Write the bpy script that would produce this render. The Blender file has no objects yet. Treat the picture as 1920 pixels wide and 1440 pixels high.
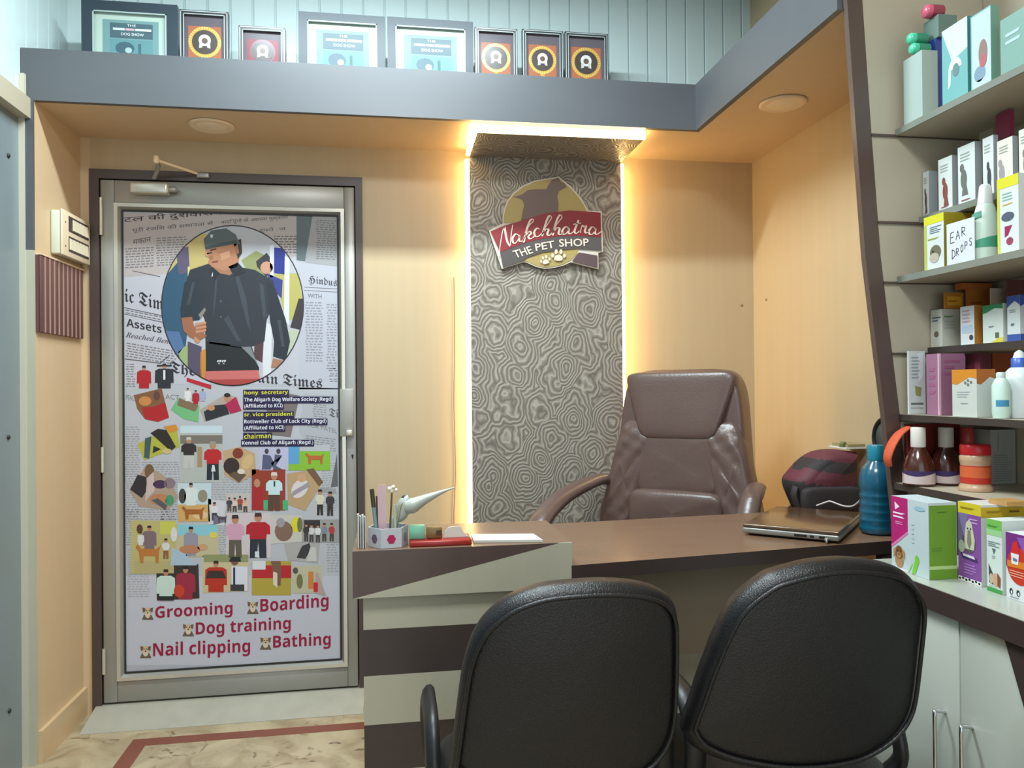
import bpy, bmesh, math, random
from mathutils import Vector, Matrix
random.seed(7)
D = bpy.data
scene = bpy.context.scene
C = scene.collection

# ------------------------------------------------------------------ camera
FOC, CX, CY = 1430.0, 960.0, 720.0           # focal length in pixels of the 1920x1440 frame
YAW, PITCH, ROLL = math.radians(8.945), math.radians(0.310), math.radians(0.55)
CAMZ = 1.2
_f = Vector((math.sin(YAW)*math.cos(PITCH), math.cos(YAW)*math.cos(PITCH), math.sin(PITCH)))
_r = Vector((math.cos(YAW), -math.sin(YAW), 0)); _u = _r.cross(_f)
_r2 = _r*math.cos(ROLL) - _u*math.sin(ROLL); _u2 = _r*math.sin(ROLL) + _u*math.cos(ROLL)
cd = D.cameras.new('camera'); cam = D.objects.new('camera', cd); C.objects.link(cam)
cd.sensor_width = 36; cd.lens = FOC*36/1920; cd.clip_start = 0.02
m = Matrix.Identity(4)
for i in range(3): m[i][0] = _r2[i]; m[i][1] = _u2[i]; m[i][2] = -_f[i]
m[2][3] = CAMZ
cam.matrix_world = m
scene.camera = cam

# ------------------------------------------------------------------ world, exposure
scene.view_settings.view_transform = 'Standard'; scene.view_settings.look = 'None'
scene.view_settings.exposure = 0.0; scene.view_settings.gamma = 1.0
scene.view_settings.use_curve_mapping = False
w = D.worlds.new('world'); scene.world = w; w.use_nodes = True
w.node_tree.nodes['Background'].inputs[0].default_value = (0.82, 0.92, 1.0, 1)
w.node_tree.nodes['Background'].inputs[1].default_value = 1.7

def area(name, loc, sx, sy, power, col, rot=(0, 0, 0)):
    l = D.lights.new(name, 'AREA'); l.shape = 'RECTANGLE'; l.size = sx; l.size_y = sy
    l.energy = power; l.color = col
    o = D.objects.new(name, l); C.objects.link(o); o.location = loc; o.rotation_euler = rot
    return o
COOL = (0.80, 0.95, 1.0)
area('ceiling_tube_light', (-0.06, 2.05, 2.845), 1.15, 0.10, 62, COOL)
area('ceiling_panel_light', (0.05, 0.45, 2.865), 0.55, 0.55, 46, (0.93, 0.98, 1.0))

# ------------------------------------------------------------------ pixel -> point on a known plane
def ray(x, y):
    return _f + _r2*((x-CX)/FOC) - _u2*((y-CY)/FOC)
O = Vector((0, 0, CAMZ))
def PY(x, y, Y): d = ray(x, y); return O + d*(Y/d.y)
def PX(x, y, X): d = ray(x, y); return O + d*(X/d.x)
def PZ(x, y, Z): d = ray(x, y); return O + d*((Z-CAMZ)/d.z)

# ------------------------------------------------------------------ materials
def lin(c):
    return tuple(((v/255)/12.92 if v/255 <= .04045 else ((v/255+.055)/1.055)**2.4) for v in c)
_m = {}
def mat(col, rough=.5, metal=0., spec=.5, var=.06, scale=(6, 6, 6), coat=0., bump=0., bscale=200, trans=0., name=None, emit=0.):
    key = (tuple(col), rough, metal, spec, var, scale, coat, bump, bscale, trans, emit)
    if key in _m: return _m[key]
    mt = D.materials.new(name or 'surface'); mt.use_nodes = True
    nt = mt.node_tree; b = nt.nodes['Principled BSDF']
    c = lin(col)
    b.inputs['Roughness'].default_value = rough; b.inputs['Metallic'].default_value = metal
    b.inputs['Specular IOR Level'].default_value = spec
    if coat: b.inputs['Coat Weight'].default_value = coat; b.inputs['Coat Roughness'].default_value = .2
    if trans: b.inputs['Transmission Weight'].default_value = trans; b.inputs['IOR'].default_value = 1.35
    if emit:
        b.inputs['Emission Color'].default_value = (*c, 1); b.inputs['Emission Strength'].default_value = emit
        b.inputs['Base Color'].default_value = (*c, 1)
    elif var:
        tc = nt.nodes.new('ShaderNodeTexCoord'); mp = nt.nodes.new('ShaderNodeMapping'); mp.inputs['Scale'].default_value = scale
        nz = nt.nodes.new('ShaderNodeTexNoise'); nz.inputs['Scale'].default_value = 1.0; nz.inputs['Detail'].default_value = 5
        mx = nt.nodes.new('ShaderNodeMix'); mx.data_type = 'RGBA'
        mx.inputs[6].default_value = (*[v*(1-var) for v in c], 1); mx.inputs[7].default_value = (*[min(1, v*(1+var)) for v in c], 1)
        nt.links.new(tc.outputs['Object'], mp.inputs[0]); nt.links.new(mp.outputs[0], nz.inputs['Vector'])
        nt.links.new(nz.outputs['Fac'], mx.inputs[0]); nt.links.new(mx.outputs[2], b.inputs['Base Color'])
    else:
        b.inputs['Base Color'].default_value = (*c, 1)
    if bump:
        tc = nt.nodes.new('ShaderNodeTexCoord'); nz = nt.nodes.new('ShaderNodeTexNoise'); nz.inputs['Scale'].default_value = bscale
        nz.inputs['Detail'].default_value = 3
        bp = nt.nodes.new('ShaderNodeBump'); bp.inputs['Strength'].default_value = bump; bp.inputs['Distance'].default_value = .004
        nt.links.new(tc.outputs['Object'], nz.inputs['Vector']); nt.links.new(nz.outputs['Fac'], bp.inputs['Height'])
        nt.links.new(bp.outputs[0], b.inputs['Normal'])
    _m[key] = mt
    return mt
def ink(col): return mat(col, .55, 0, .3, 0)          # flat printed colour

def wallpaper_material():
    mt = D.materials.new('swirl_wallpaper'); mt.use_nodes = True
    nt = mt.node_tree; N = nt.nodes; L = nt.links; b = N['Principled BSDF']
    tc = N.new('ShaderNodeTexCoord'); mp = N.new('ShaderNodeMapping'); mp.inputs['Scale'].default_value = (1, 1, .8)
    L.new(tc.outputs['Object'], mp.inputs[0])
    nz = N.new('ShaderNodeTexNoise'); nz.inputs['Scale'].default_value = 13; nz.inputs['Detail'].default_value = 2
    L.new(mp.outputs[0], nz.inputs['Vector'])
    sb = N.new('ShaderNodeVectorMath'); sb.operation = 'SUBTRACT'; sb.inputs[1].default_value = (.5, .5, .5); L.new(nz.outputs['Color'], sb.inputs[0])
    sc = N.new('ShaderNodeVectorMath'); sc.operation = 'SCALE'; sc.inputs[3].default_value = .05; L.new(sb.outputs[0], sc.inputs[0])
    ad = N.new('ShaderNodeVectorMath'); L.new(mp.outputs[0], ad.inputs[0]); L.new(sc.outputs[0], ad.inputs[1])
    vo = N.new('ShaderNodeTexVoronoi'); vo.feature = 'SMOOTH_F1'; vo.inputs['Scale'].default_value = 10; vo.inputs['Smoothness'].default_value = .12
    L.new(ad.outputs[0], vo.inputs['Vector'])
    mu = N.new('ShaderNodeMath'); mu.operation = 'MULTIPLY'; mu.inputs[1].default_value = 58; L.new(vo.outputs['Distance'], mu.inputs[0])
    n2 = N.new('ShaderNodeTexNoise'); n2.inputs['Scale'].default_value = 30; L.new(mp.outputs[0], n2.inputs['Vector'])
    m2 = N.new('ShaderNodeMath'); m2.operation = 'MULTIPLY_ADD'; m2.inputs[1].default_value = 2.5; L.new(n2.outputs['Fac'], m2.inputs[0]); L.new(mu.outputs[0], m2.inputs[2])
    sn = N.new('ShaderNodeMath'); sn.operation = 'SINE'; L.new(m2.outputs[0], sn.inputs[0])
    hf = N.new('ShaderNodeMath'); hf.operation = 'MULTIPLY_ADD'; hf.inputs[1].default_value = .5; hf.inputs[2].default_value = .5; L.new(sn.outputs[0], hf.inputs[0])
    cr = N.new('ShaderNodeValToRGB'); e = cr.color_ramp.elements
    e[0].position = .0; e[0].color = (*lin((116, 107, 97)), 1); e[1].position = 1; e[1].color = (*lin((180, 171, 158)), 1)
    for p, c in ((.16, (136, 128, 117)), (.62, (147, 139, 128)), (.88, (155, 147, 136))):
        x = e.new(p); x.color = (*lin(c), 1)
    L.new(hf.outputs[0], cr.inputs[0]); L.new(cr.outputs[0], b.inputs['Base Color'])
    b.inputs['Roughness'].default_value = .38; b.inputs['Metallic'].default_value = .15
    bp = N.new('ShaderNodeBump'); bp.inputs['Strength'].default_value = .35; bp.inputs['Distance'].default_value = .003
    L.new(hf.outputs[0], bp.inputs['Height']); L.new(bp.outputs[0], b.inputs['Normal'])
    return mt

def floor_material():
    mt = D.materials.new('polished_stone'); mt.use_nodes = True
    nt = mt.node_tree; N = nt.nodes; L = nt.links; b = N['Principled BSDF']
    tc = N.new('ShaderNodeTexCoord')
    n1 = N.new('ShaderNodeTexNoise'); n1.inputs['Scale'].default_value = 7; n1.inputs['Detail'].default_value = 8; n1.inputs['Distortion'].default_value = 1.2
    L.new(tc.outputs['Object'], n1.inputs['Vector'])
    cr = N.new('ShaderNodeValToRGB'); e = cr.color_ramp.elements
    e[0].position = .3; e[0].color = (*lin((148, 128, 98)), 1); e[1].position = .62; e[1].color = (*lin((184, 168, 138)), 1)
    L.new(n1.outputs['Fac'], cr.inputs[0])
    n2 = N.new('ShaderNodeTexNoise'); n2.inputs['Scale'].default_value = 11; n2.inputs['Detail'].default_value = 4; n2.inputs['Distortion'].default_value = 1.8
    L.new(tc.outputs['Object'], n2.inputs['Vector'])
    cm = N.new('ShaderNodeValToRGB'); cm.color_ramp.elements[0].position = .61; cm.color_ramp.elements[1].position = .71
    L.new(n2.outputs['Fac'], cm.inputs[0])
    mx = N.new('ShaderNodeMix'); mx.data_type = 'RGBA'; mx.inputs[7].default_value = (*lin((104, 82, 58)), 1)
    L.new(cm.outputs[0], mx.inputs[0]); L.new(cr.outputs[0], mx.inputs[6]); L.new(mx.outputs[2], b.inputs['Base Color'])
    b.inputs['Roughness'].default_value = .28
    return mt

BEIGE = mat((190, 168, 134), .42, var=.07, scale=(26, 26, 1.2), name='cream_laminate')
BEIGE2 = mat((208, 180, 144), .42, var=.05, scale=(26, 26, 1.2), name='peach_laminate')
BEAM = mat((86, 88, 92), .36, var=.08, scale=(2, 9, 9), name='graphite_laminate')
PVC = mat((206, 222, 222), .2, var=.02, name='glossy_pvc')
STEEL = mat((132, 146, 152), .34, metal=.25, var=.08, scale=(2, 2, 1), name='blue_grey_panel')
ALU = mat((156, 154, 147), .36, metal=.35, var=.04, name='brushed_aluminium')
ALU_BRIGHT = mat((205, 200, 188), .24, metal=.5, var=.03, name='bright_aluminium')
JAMB = mat((74, 62, 58), .4, var=.08, name='dark_jamb')
GASKET = mat((40, 38, 36), .6, var=.05, name='rubber')
CHROME = mat((210, 210, 212), .12, metal=1., var=0, name='chrome')
BROWN = mat((84, 68, 62), .34, var=.12, scale=(30, 30, 2), name='dark_brown_laminate')
BROWN_D = mat((62, 50, 47), .36, var=.12, scale=(3, 30, 30), name='dark_edge_laminate')
WALNUT = mat((120, 92, 72), .26, var=.2, scale=(2, 24, 24), name='walnut_desktop')
CREAM = mat((176, 172, 152), .38, var=.05, scale=(30, 30, 2), name='greige_laminate')
WHITE_LAM = mat((168, 172, 162), .25, var=.03, name='white_laminate')
SHELFC = mat((176, 166, 146), .42, var=.05, name='shelf_laminate')
LEATHER = mat((96, 76, 70), .3, var=.12, bump=.15, bscale=120, name='brown_leather')
BLACKL = mat((22, 21, 23), .33, var=.12, bump=.3, bscale=350, name='black_leatherette')
BLACKP = mat((30, 29, 29), .42, var=.1, name='black_plastic')
MAROON = mat((98, 66, 64), .45, var=.1, scale=(30, 30, 2), name='maroon_laminate')
LED = mat((255, 214, 142), .5, emit=20, var=0, name='warm_led')
LED_SOFT = mat((255, 216, 148), .5, emit=11, var=0, name='soft_warm_led')
TUBE = mat((225, 245, 255), .5, emit=5, var=0, name='cool_lamp')
WHITE = mat((226, 226, 222), .4, var=.03, name='white_paint')
PAPER = mat((222, 222, 218), .6, var=.03, name='paper')

# ------------------------------------------------------------------ mesh builder
class MB:
    def __init__(s, M=None):
        s.v = []; s.f = []; s.fm = []; s.fs = []; s.mats = []; s.M = M
    def mi(s, m):
        if m not in s.mats: s.mats.append(m)
        return s.mats.index(m)
    def add(s, vs, fs, m, smooth=False):
        b = len(s.v); k = s.mi(m)
        s.v += [(s.M @ Vector(p)) if s.M else Vector(p) for p in vs]
        for f in fs: s.f.append([b+i for i in f]); s.fm.append(k); s.fs.append(smooth)
        return s
    def box(s, x0, x1, y0, y1, z0, z1, m, r=0., seg=2):
        if r <= 0:
            vs = [(x, y, z) for x in (x0, x1) for y in (y0, y1) for z in (z0, z1)]
            return s.add(vs, [(0, 1, 3, 2), (4, 6, 7, 5), (0, 4, 5, 1), (2, 3, 7, 6), (0, 2, 6, 4), (1, 5, 7, 3)], m)
        bm = bmesh.new(); bmesh.ops.create_cube(bm, size=1)
        for q in bm.verts: q.co = Vector(((x0+x1)/2+q.co.x*(x1-x0), (y0+y1)/2+q.co.y*(y1-y0), (z0+z1)/2+q.co.z*(z1-z0)))
        bmesh.ops.bevel(bm, geom=bm.edges[:], offset=r, segments=seg, profile=.5, affect='EDGES')
        return s.bm(bm, m, True)
    def bm(s, bm, m, smooth=False):
        bm.verts.ensure_lookup_table(); bm.verts.index_update()
        vs = [q.co.copy() for q in bm.verts]; fs = [[q.index for q in f.verts] for f in bm.faces]; bm.free()
        return s.add(vs, fs, m, smooth)
    def prism(s, pts, d, m, m2=None):
        """polygon pts (3D, planar) extruded along vector d"""
        n = len(pts); d = Vector(d); P = [Vector(p) for p in pts]
        s.add(P, [list(range(n))], m2 or m)
        s.add([p+d for p in P], [list(range(n))[::-1]], m)
        s.add(P+[p+d for p in P], [(i, (i+1) % n, n+(i+1) % n, n+i) for i in range(n)], m)
        return s
    def poly(s, pts, m): return s.add(pts, [list(range(len(pts)))], m)
    def lathe(s, prof, c, m, n=24, axis=(0, 0, 1), smooth=True, sx=1., sy=1.):
        q = Vector((0, 0, 1)).rotation_difference(Vector(axis)); c = Vector(c); vs = []; fs = []
        for r, h in prof:
            for i in range(n):
                a = 2*math.pi*i/n; vs.append(c + q @ Vector((r*math.cos(a)*sx, r*math.sin(a)*sy, h)))
        for k in range(len(prof)-1):
            for i in range(n):
                fs.append((k*n+i, k*n+(i+1) % n, (k+1)*n+(i+1) % n, (k+1)*n+i))
        s.add(vs, fs, m, smooth)
        if prof[0][0] > 1e-5: s.add(vs[:n], [list(range(n))[::-1]], m)
        if prof[-1][0] > 1e-5: s.add(vs[-n:], [list(range(n))], m)
        return s
    def tube(s, path, r, m, n=10, closed=False, flat=None):
        P = [Vector(p) for p in path]; L = len(P); vs = []; fs = []
        R = r if isinstance(r, (list, tuple)) else [r]*L
        up = None
        for i in range(L):
            a = P[i-1] if (i > 0 or closed) else P[i]; b = P[(i+1) % L] if (i < L-1 or closed) else P[i]
            t = (b-a).normalized()
            if up is None:
                up = Vector((0, 0, 1)) if abs(t.z) < .9 else Vector((1, 0, 0))
            x = up.cross(t)
            if x.length < 1e-4: x = Vector((1, 0, 0)).cross(t)
            x.normalize(); y = t.cross(x).normalized(); up = y
            for k in range(n):
                an = 2*math.pi*k/n; vs.append(P[i] + x*(math.cos(an)*R[i]*(flat[0] if flat else 1)) + y*(math.sin(an)*R[i]*(flat[1] if flat else 1)))
        for i in range(L if closed else L-1):
            for k in range(n):
                j = (i+1) % L; fs.append((i*n+k, i*n+(k+1) % n, j*n+(k+1) % n, j*n+k))
        s.add(vs, fs, m, True)
        if not closed:
            s.add(vs[:n], [list(range(n))[::-1]], m); s.add(vs[-n:], [list(range(n))], m)
        return s
    def sell(s, c, r, m, e1=.3, e2=.3, nu=32, nv=16, fn=None, Q=None):
        """superellipsoid cushion; fn(p local, unit) may move points; Q 3x3 rotates"""
        c = Vector(c); vs = []; fs = []
        pw = lambda v, e: math.copysign(abs(v)**e, v)
        for j in range(nv+1):
            ph = -math.pi/2+math.pi*j/nv
            for i in range(nu):
                th = 2*math.pi*i/nu
                p = Vector((r[0]*pw(math.cos(ph), e1)*pw(math.cos(th), e2), r[1]*pw(math.sin(ph), e1), r[2]*pw(math.cos(ph), e1)*pw(math.sin(th), e2)))
                if fn: p = fn(p)
                if Q: p = Q @ p
                vs.append(c+p)
        for j in range(nv):
            for i in range(nu): fs.append((j*nu+i, j*nu+(i+1) % nu, (j+1)*nu+(i+1) % nu, (j+1)*nu+i))
        return s.add(vs, fs, m, True)
    def pad(s, outline, T, er, m, mp, dome=0., K=6, ne=6):
        """upholstered pad: outline [(a,b)], thickness T, edge radius er; mp(a,b,h)->3D (h from 0 to T)"""
        n = len(outline); ca = sum(p[0] for p in outline)/n; cb = sum(p[1] for p in outline)/n
        rm = sum(math.hypot(p[0]-ca, p[1]-cb) for p in outline)/n
        rings = []
        for k in range(1, K+1):
            t = k/K; rings.append(((1-er/rm)*t, -dome*(1-t*t)))
        for k in range(1, ne+1):
            a = math.pi/2*k/ne; rings.append((1-er/rm+er/rm*math.sin(a), er*(1-math.cos(a))))
        low = rings[:]; high = [(sc, T-h) for sc, h in rings[::-1]]
        seq = low+high; vs = [mp(ca, cb, -dome)]
        for sc, h in seq:
            for a, b in outline: vs.append(mp(ca+(a-ca)*sc, cb+(b-cb)*sc, h))
        vs.append(mp(ca, cb, T+dome)); fs = []
        for i in range(n): fs.append((0, 1+(i+1) % n, 1+i))
        for k in range(len(seq)-1):
            for i in range(n): fs.append((1+k*n+i, 1+k*n+(i+1) % n, 1+(k+1)*n+(i+1) % n, 1+(k+1)*n+i))
        b = 1+(len(seq)-1)*n
        for i in range(n): fs.append((b+i, b+(i+1) % n, len(vs)-1))
        return s.add(vs, fs, m, True)
    def text(s, body, p0, p1, p2, m, bold=0., depth=0.):
        """lettering whose box has bottom-left p0, bottom-right p1, top-left p2"""
        cu = D.curves.new('t', 'FONT'); cu.body = body; cu.size = 1; cu.offset = bold; cu.resolution_u = 3
        o = D.objects.new('t', cu); C.objects.link(o); bpy.context.view_layer.update()
        me = o.to_mesh()
        if len(me.vertices):
            xs = [q.co.x for q in me.vertices]; ys = [q.co.y for q in me.vertices]
            x0, x1 = min(xs), max(xs); y0, y1 = min(ys), max(ys)
            p0, p1, p2 = Vector(p0), Vector(p1), Vector(p2); ex = (p1-p0)/(x1-x0); ey = (p2-p0)/max(y1-y0, 1e-6)
            nn = ex.cross(ey).normalized()*depth
            vs = [p0+ex*(q.co.x-x0)+ey*(q.co.y-y0)+nn for q in me.vertices]
            s.add(vs, [list(p.vertices) for p in me.polygons], m)
        o.to_mesh_clear(); D.objects.remove(o); D.curves.remove(cu)
        return s
    def ribbon(s, pts, wd, m, up):
        """flat brush stroke through 3D pts; up = plane normal"""
        P = spline([Vector(p) for p in pts], 6); up = Vector(up); L = []; R = []
        for i, p in enumerate(P):
            t = (P[min(i+1, len(P)-1)]-P[max(i-1, 0)]).normalized(); x = up.cross(t).normalized()
            w_ = wd*(.55+.75*max(0, -t.z))*(.6 if i in (0, len(P)-1) else 1)
            L.append(p+x*w_/2); R.append(p-x*w_/2)
        n = len(P)
        return s.add(L+R, [(i, i+1, n+i+1, n+i) for i in range(n-1)], m)
def spline(P, k):
    out = []
    for i in range(len(P)-1):
        a, b, c, d = P[max(i-1, 0)], P[i], P[i+1], P[min(i+2, len(P)-1)]
        for j in range(k):
            t = j/k; out.append(.5*((2*b)+(c-a)*t+(2*a-5*b+4*c-d)*t*t+(3*b-a-3*c+d)*t**3))
    return out+[P[-1]]

_loc = {}
def obj(name, mb, parent=None, label=None):
    """links the builder's geometry (world coordinates) as ONE mesh object"""
    if parent is not None: o0 = _loc[parent.name]
    else:
        xs = [p.x for p in mb.v]; ys = [p.y for p in mb.v]; zs = [p.z for p in mb.v]
        o0 = Vector(((min(xs)+max(xs))/2, (min(ys)+max(ys))/2, min(zs)))
    me = D.meshes.new(name); me.from_pydata([p-o0 for p in mb.v], [], mb.f)
    for mm in mb.mats: me.materials.append(mm)
    me.polygons.foreach_set('material_index', mb.fm); me.polygons.foreach_set('use_smooth', mb.fs)
    me.update()
    o = D.objects.new(name, me); C.objects.link(o)
    if parent is not None: o.parent = parent; _loc[o.name] = o0.copy()
    else: o.location = o0; _loc[o.name] = o0.copy()
    if label: o['label'] = label
    return o
def tag(o, label, cat, group=None):
    o['label'] = label; o['category'] = cat
    if group: o['group'] = group
    return o
def thing(name, label, cat, loc, group=None):
    o = D.objects.new(name, None); C.objects.link(o); o.location = loc; o.empty_display_size = .05
    _loc[o.name] = Vector(loc)
    return tag(o, label, cat, group)
def struct(name, mb, label=None):
    o = obj(name, mb); o['kind'] = 'structure'
    if label: o['label'] = label
    return o
def solid(name, label, cat, mb, group=None): return tag(obj(name, mb), label, cat, group)
# ================================================================== SETTING
YB, XL, XR, ZS, YF, ZT, XBI, YE = 3.05, -1.14, 1.526, 2.15, 2.68, 2.318, 1.12, 1.77
ZC = 2.9
STONE = floor_material(); RED = mat((124, 70, 54), .3, var=.15, scale=(9, 9, 9), name='red_inlay')
fl = MB(); fl.box(-1.7, 1.9, -2.2, 3.3, -.05, 0, STONE)
a = PZ(250, 1387, 0); b = PZ(683, 1357, 0); yi = a.y; xi = a.x
fl.box(xi, .9, yi-.055, yi, 0, .0008, RED); fl.box(xi, xi+.055, -.6, yi-.055, 0, .0008, RED)
struct('floor', fl)
struct('ceiling', MB().box(-1.7, 1.9, -2.2, 3.3, ZC, ZC+.05, mat((225, 230, 230), .5, var=.02)))
# back wall laminate around the door opening
DX0, DX1, DZ1 = PY(172, 800, YB).x, PY(683, 800, YB).x, PY(430, 326, YB).z
wb = MB()
wb.box(XL-.1, DX0, YB, YB+.08, 0, ZS+.02, BEIGE2); wb.box(DX1, XR+.1, YB, YB+.08, 0, ZS+.02, BEIGE)
wb.box(DX0, DX1, YB, YB+.08, DZ1, ZS+.02, BEIGE)
struct('wall_back', wb)
def pvc_profile(L, pitch=.0835):
    pts = []; x = 0
    while x < L:
        e = min(x+pitch, L); pts += [(x, 0), (e-.010, 0), (e-.009, .009), (e-.0045, .009), (e-.003, .003), (e, 0)]; x += pitch
    return pts
pv = MB(); pr = pvc_profile(2.72)
for k in range(len(pr)-1):
    (a0, d0), (a1, d1) = pr[k], pr[k+1]
    if a1-a0 < 1e-6: continue
    pv.add([(-1.18+a0, YB+d0, ZS+.021), (-1.18+a1, YB+d1, ZS+.021), (-1.18+a1, YB+d1, ZC), (-1.18+a0, YB+d0, ZC)], [(0, 1, 2, 3)], PVC)
pv.box(-1.2, 1.6, YB+.012, YB+.08, ZS+.02, ZC, PVC)
struct('wall_back_upper', pv)
pv = MB(); pr = pvc_profile(3.05+2.2)
for k in range(len(pr)-1):
    (a0, d0), (a1, d1) = pr[k], pr[k+1]
    if a1-a0 < 1e-6: continue
    pv.add([(-1.18-d0, YB-a0, 2.15), (-1.18-d1, YB-a1, 2.15), (-1.18-d1, YB-a1, ZC), (-1.18-d0, YB-a0, ZC)], [(0, 1, 2, 3)], PVC)
pv.box(-1.26, -1.19, -2.2, YB, 2.15, ZC, PVC)
struct('wall_left_upper', pv)
wl = MB(); wl.box(-1.26, -1.18, -2.2, YF-.004, 0, 2.15, STEEL)
wlo = struct('wall_left', wl)
for (x, y) in ((15, 292), (15, 820), (17, 1333)):
    p = PX(x, y, -1.18); obj('bolt', MB().lathe([(.0075, 0), (.0075, .003), (.003, .006), (0, .006)], p, BLACKP, 12, (1, 0, 0)), wlo)
struct('trim_1', MB().box(-1.18, -1.145, -2.2, YF-.012, 2.085, 2.15, mat((178, 168, 148), .5)), 'cream ledge strip under the left panelling')
# left side wall of the door niche, its front jamb and skirting
wn = MB(); wn.box(XL-.03, XL, YF, YB, 0, ZS, BEIGE2)
struct('wall_left_niche', wn)
PVC_EDGE = mat((196, 190, 172), .4, var=.03)
zj = PY(72, 470, YF).z
jb = MB(); jb.box(XL-.022, XL+.001, YF-.012, YF, zj, ZS, BEAM); jb.box(XL-.022, XL+.001, YF-.012, YF, 0, zj, mat((182, 180, 160), .4))
jb.box(XL-.042, XL-.022, YF-.016, YF, 0, ZS+.08, PVC_EDGE)
struct('trim_2', jb, 'slim vertical jamb at the front of the door niche')
sk = MB(); sk.box(XL, XL+.014, YF, YB, 0, .105, mat((206, 178, 138), .3, var=.12, scale=(8, 8, 8)))
struct('baseboard_left', sk)
wr = MB(); wr.box(XR, XR+.08, -2.2, YB, 0, ZC, BEIGE)
struct('wall_right', wr)
for (x, y, Y) in ((1390, 572, YB),):
    pass
# beam with its soffit: left run and the wing that returns along the right wall
bmn = MB()
bmn.box(-1.178, XBI+.02, YF-.002, YF+.018, ZS-.001, ZT, BEAM); bmn.box(XBI, XBI+.02, YE, YF, ZS-.001, ZT, BEAM)
bmn.box(-1.178, XR, YF+.018, YB, ZT-.02, ZT-.002, BEAM); bmn.box(XBI+.02, XR, YE, YF+.018, ZT-.02, ZT-.002, BEAM)
bmn.box(XL-.03, XR, YF+.018, YB, ZS, ZS+.016, BEIGE2); bmn.box(XBI+.02, XR, YE, YF+.018, ZS, ZS+.016, BEIGE2)
struct('trim_3', bmn, 'grey laminate beam with a cream soffit running over door and desk')
# dark jamb frame of the door
jm = MB(); JX0, JX1 = PY(190, 800, YB).x, PY(670, 800, YB).x; JZ = PY(430, 343, YB).z
jm.box(DX0, JX0, YB-.012, YB+.08, 0, DZ1, JAMB); jm.box(JX1, DX1, YB-.012, YB+.08, 0, DZ1, JAMB); jm.box(JX0, JX1, YB-.012, YB+.08, JZ, DZ1, JAMB)
struct('trim_4', jm, 'dark brown frame around the poster door')
ramp = MB(); RM = mat((166, 162, 148), .5, var=.16, scale=(14, 14, 14))
ramp.prism([(JX0-.02, YB+.08, 0), (JX0-.02, YB-.17, 0), (JX0-.02, YB-.17, .002), (JX0-.02, YB-.02, .036), (JX0-.02, YB+.08, .036)][::-1], (JX1-JX0+.04, 0, 0), RM)
struct('trim_5', ramp, 'grey stone door sill sloping down to the floor')
struct('wall_door_backing', MB().box(DX0, DX1, YB+.085, YB+.1, 0, DZ1, JAMB))

# ------------------------------------------------------------------ door with its printed panel
X0, X1, Z0, Z1 = JX0+.004, JX1-.004, .043, JZ-.004
GX0, GX1 = PY(231, 800, YB).x, PY(637, 800, YB).x; GZ0 = PY(430, 1250, YB).z; GZ1 = PY(430, 399, YB).z
dr = MB(); yf = YB-.008; yb = YB+.032
bw = .024
dr.box(X0, GX0-bw, yf, yb, Z0, Z1, ALU, .003); dr.box(GX1+bw, X1, yf, yb, Z0, Z1, ALU, .003)
dr.box(GX0-bw, GX1+bw, yf+.001, yb, GZ1+bw, Z1, ALU, .003); dr.box(GX0-bw, GX1+bw, yf+.001, yb, Z0, GZ0-bw, ALU, .003)
door = struct('door_1', dr, 'aluminium framed door filled with a printed collage panel')
gb = MB()
def bead(A, B, inw):
    """sloped glazing bead along A-B, inw = inward direction"""
    A = Vector(A); B = Vector(B); i = Vector(inw)
    t = (B-A).normalized()
    a2, b2 = A+i*bw+t*bw, B+i*bw-t*bw; d = Vector((0, .012, 0)); u = Vector((0, -.003, 0))
    gb.add([A+u, B+u, b2+d, a2+d], [(0, 1, 2, 3)], ALU_BRIGHT)
    am, bmid = A+i*bw*.55+t*bw*.55, B+i*bw*.55-t*bw*.55
    gb.add([A+u*2, B+u*2, bmid+u*2, am+u*2], [(0, 1, 2, 3)], ALU_BRIGHT); gb.add([am+u*2, bmid+u*2, b2+d, a2+d], [(0, 1, 2, 3)], ALU)
e = bw
bead((GX0-e, yf, GZ0-e), (GX0-e, yf, GZ1+e), (1, 0, 0)); bead((GX1+e, yf, GZ1+e), (GX1+e, yf, GZ0-e), (-1, 0, 0))
bead((GX1+e, yf, GZ0-e), (GX0-e, yf, GZ0-e), (0, 0, 1)); bead((GX0-e, yf, GZ1+e), (GX1+e, yf, GZ1+e), (0, 0, -1))
obj('glazing_bead', gb, door)
gk = MB(); t = .005
gk.box(GX0, GX0+t, yf+.006, yf+.012, GZ0, GZ1, GASKET); gk.box(GX1-t, GX1, yf+.006, yf+.012, GZ0, GZ1, GASKET)
gk.box(GX0+t, GX1-t, yf+.006, yf+.012, GZ0, GZ0+t, GASKET); gk.box(GX0+t, GX1-t, yf+.006, yf+.012, GZ1-t, GZ1, GASKET)
obj('gasket', gk, door)
for (ya, yb_) in ((372, 442), (838, 885), (1215, 1262)):
    za, zb = PY(193, ya, YB).z, PY(193, yb_, YB).z
    obj('hinge', MB().lathe([(.006, 0), (.006, za-zb)], (X0+.004, yf-.005, zb), ALU_BRIGHT, 12), door)
lk = MB(); p, q = PY(637, 729, yf), PY(664, 818, yf)
lk.box(p.x, q.x, yf-.0078, yf+.0125, q.z, p.z, ALU, .002); lo = obj('lock_plate', lk, door)
hd = MB(); p = PY(655, 812, yf-.02); hd.box(p.x-.012, p.x+.012, yf-.03, yf-.0075, p.z-.010, p.z+.012, ALU_BRIGHT, .004); obj('latch', hd, lo)
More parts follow.
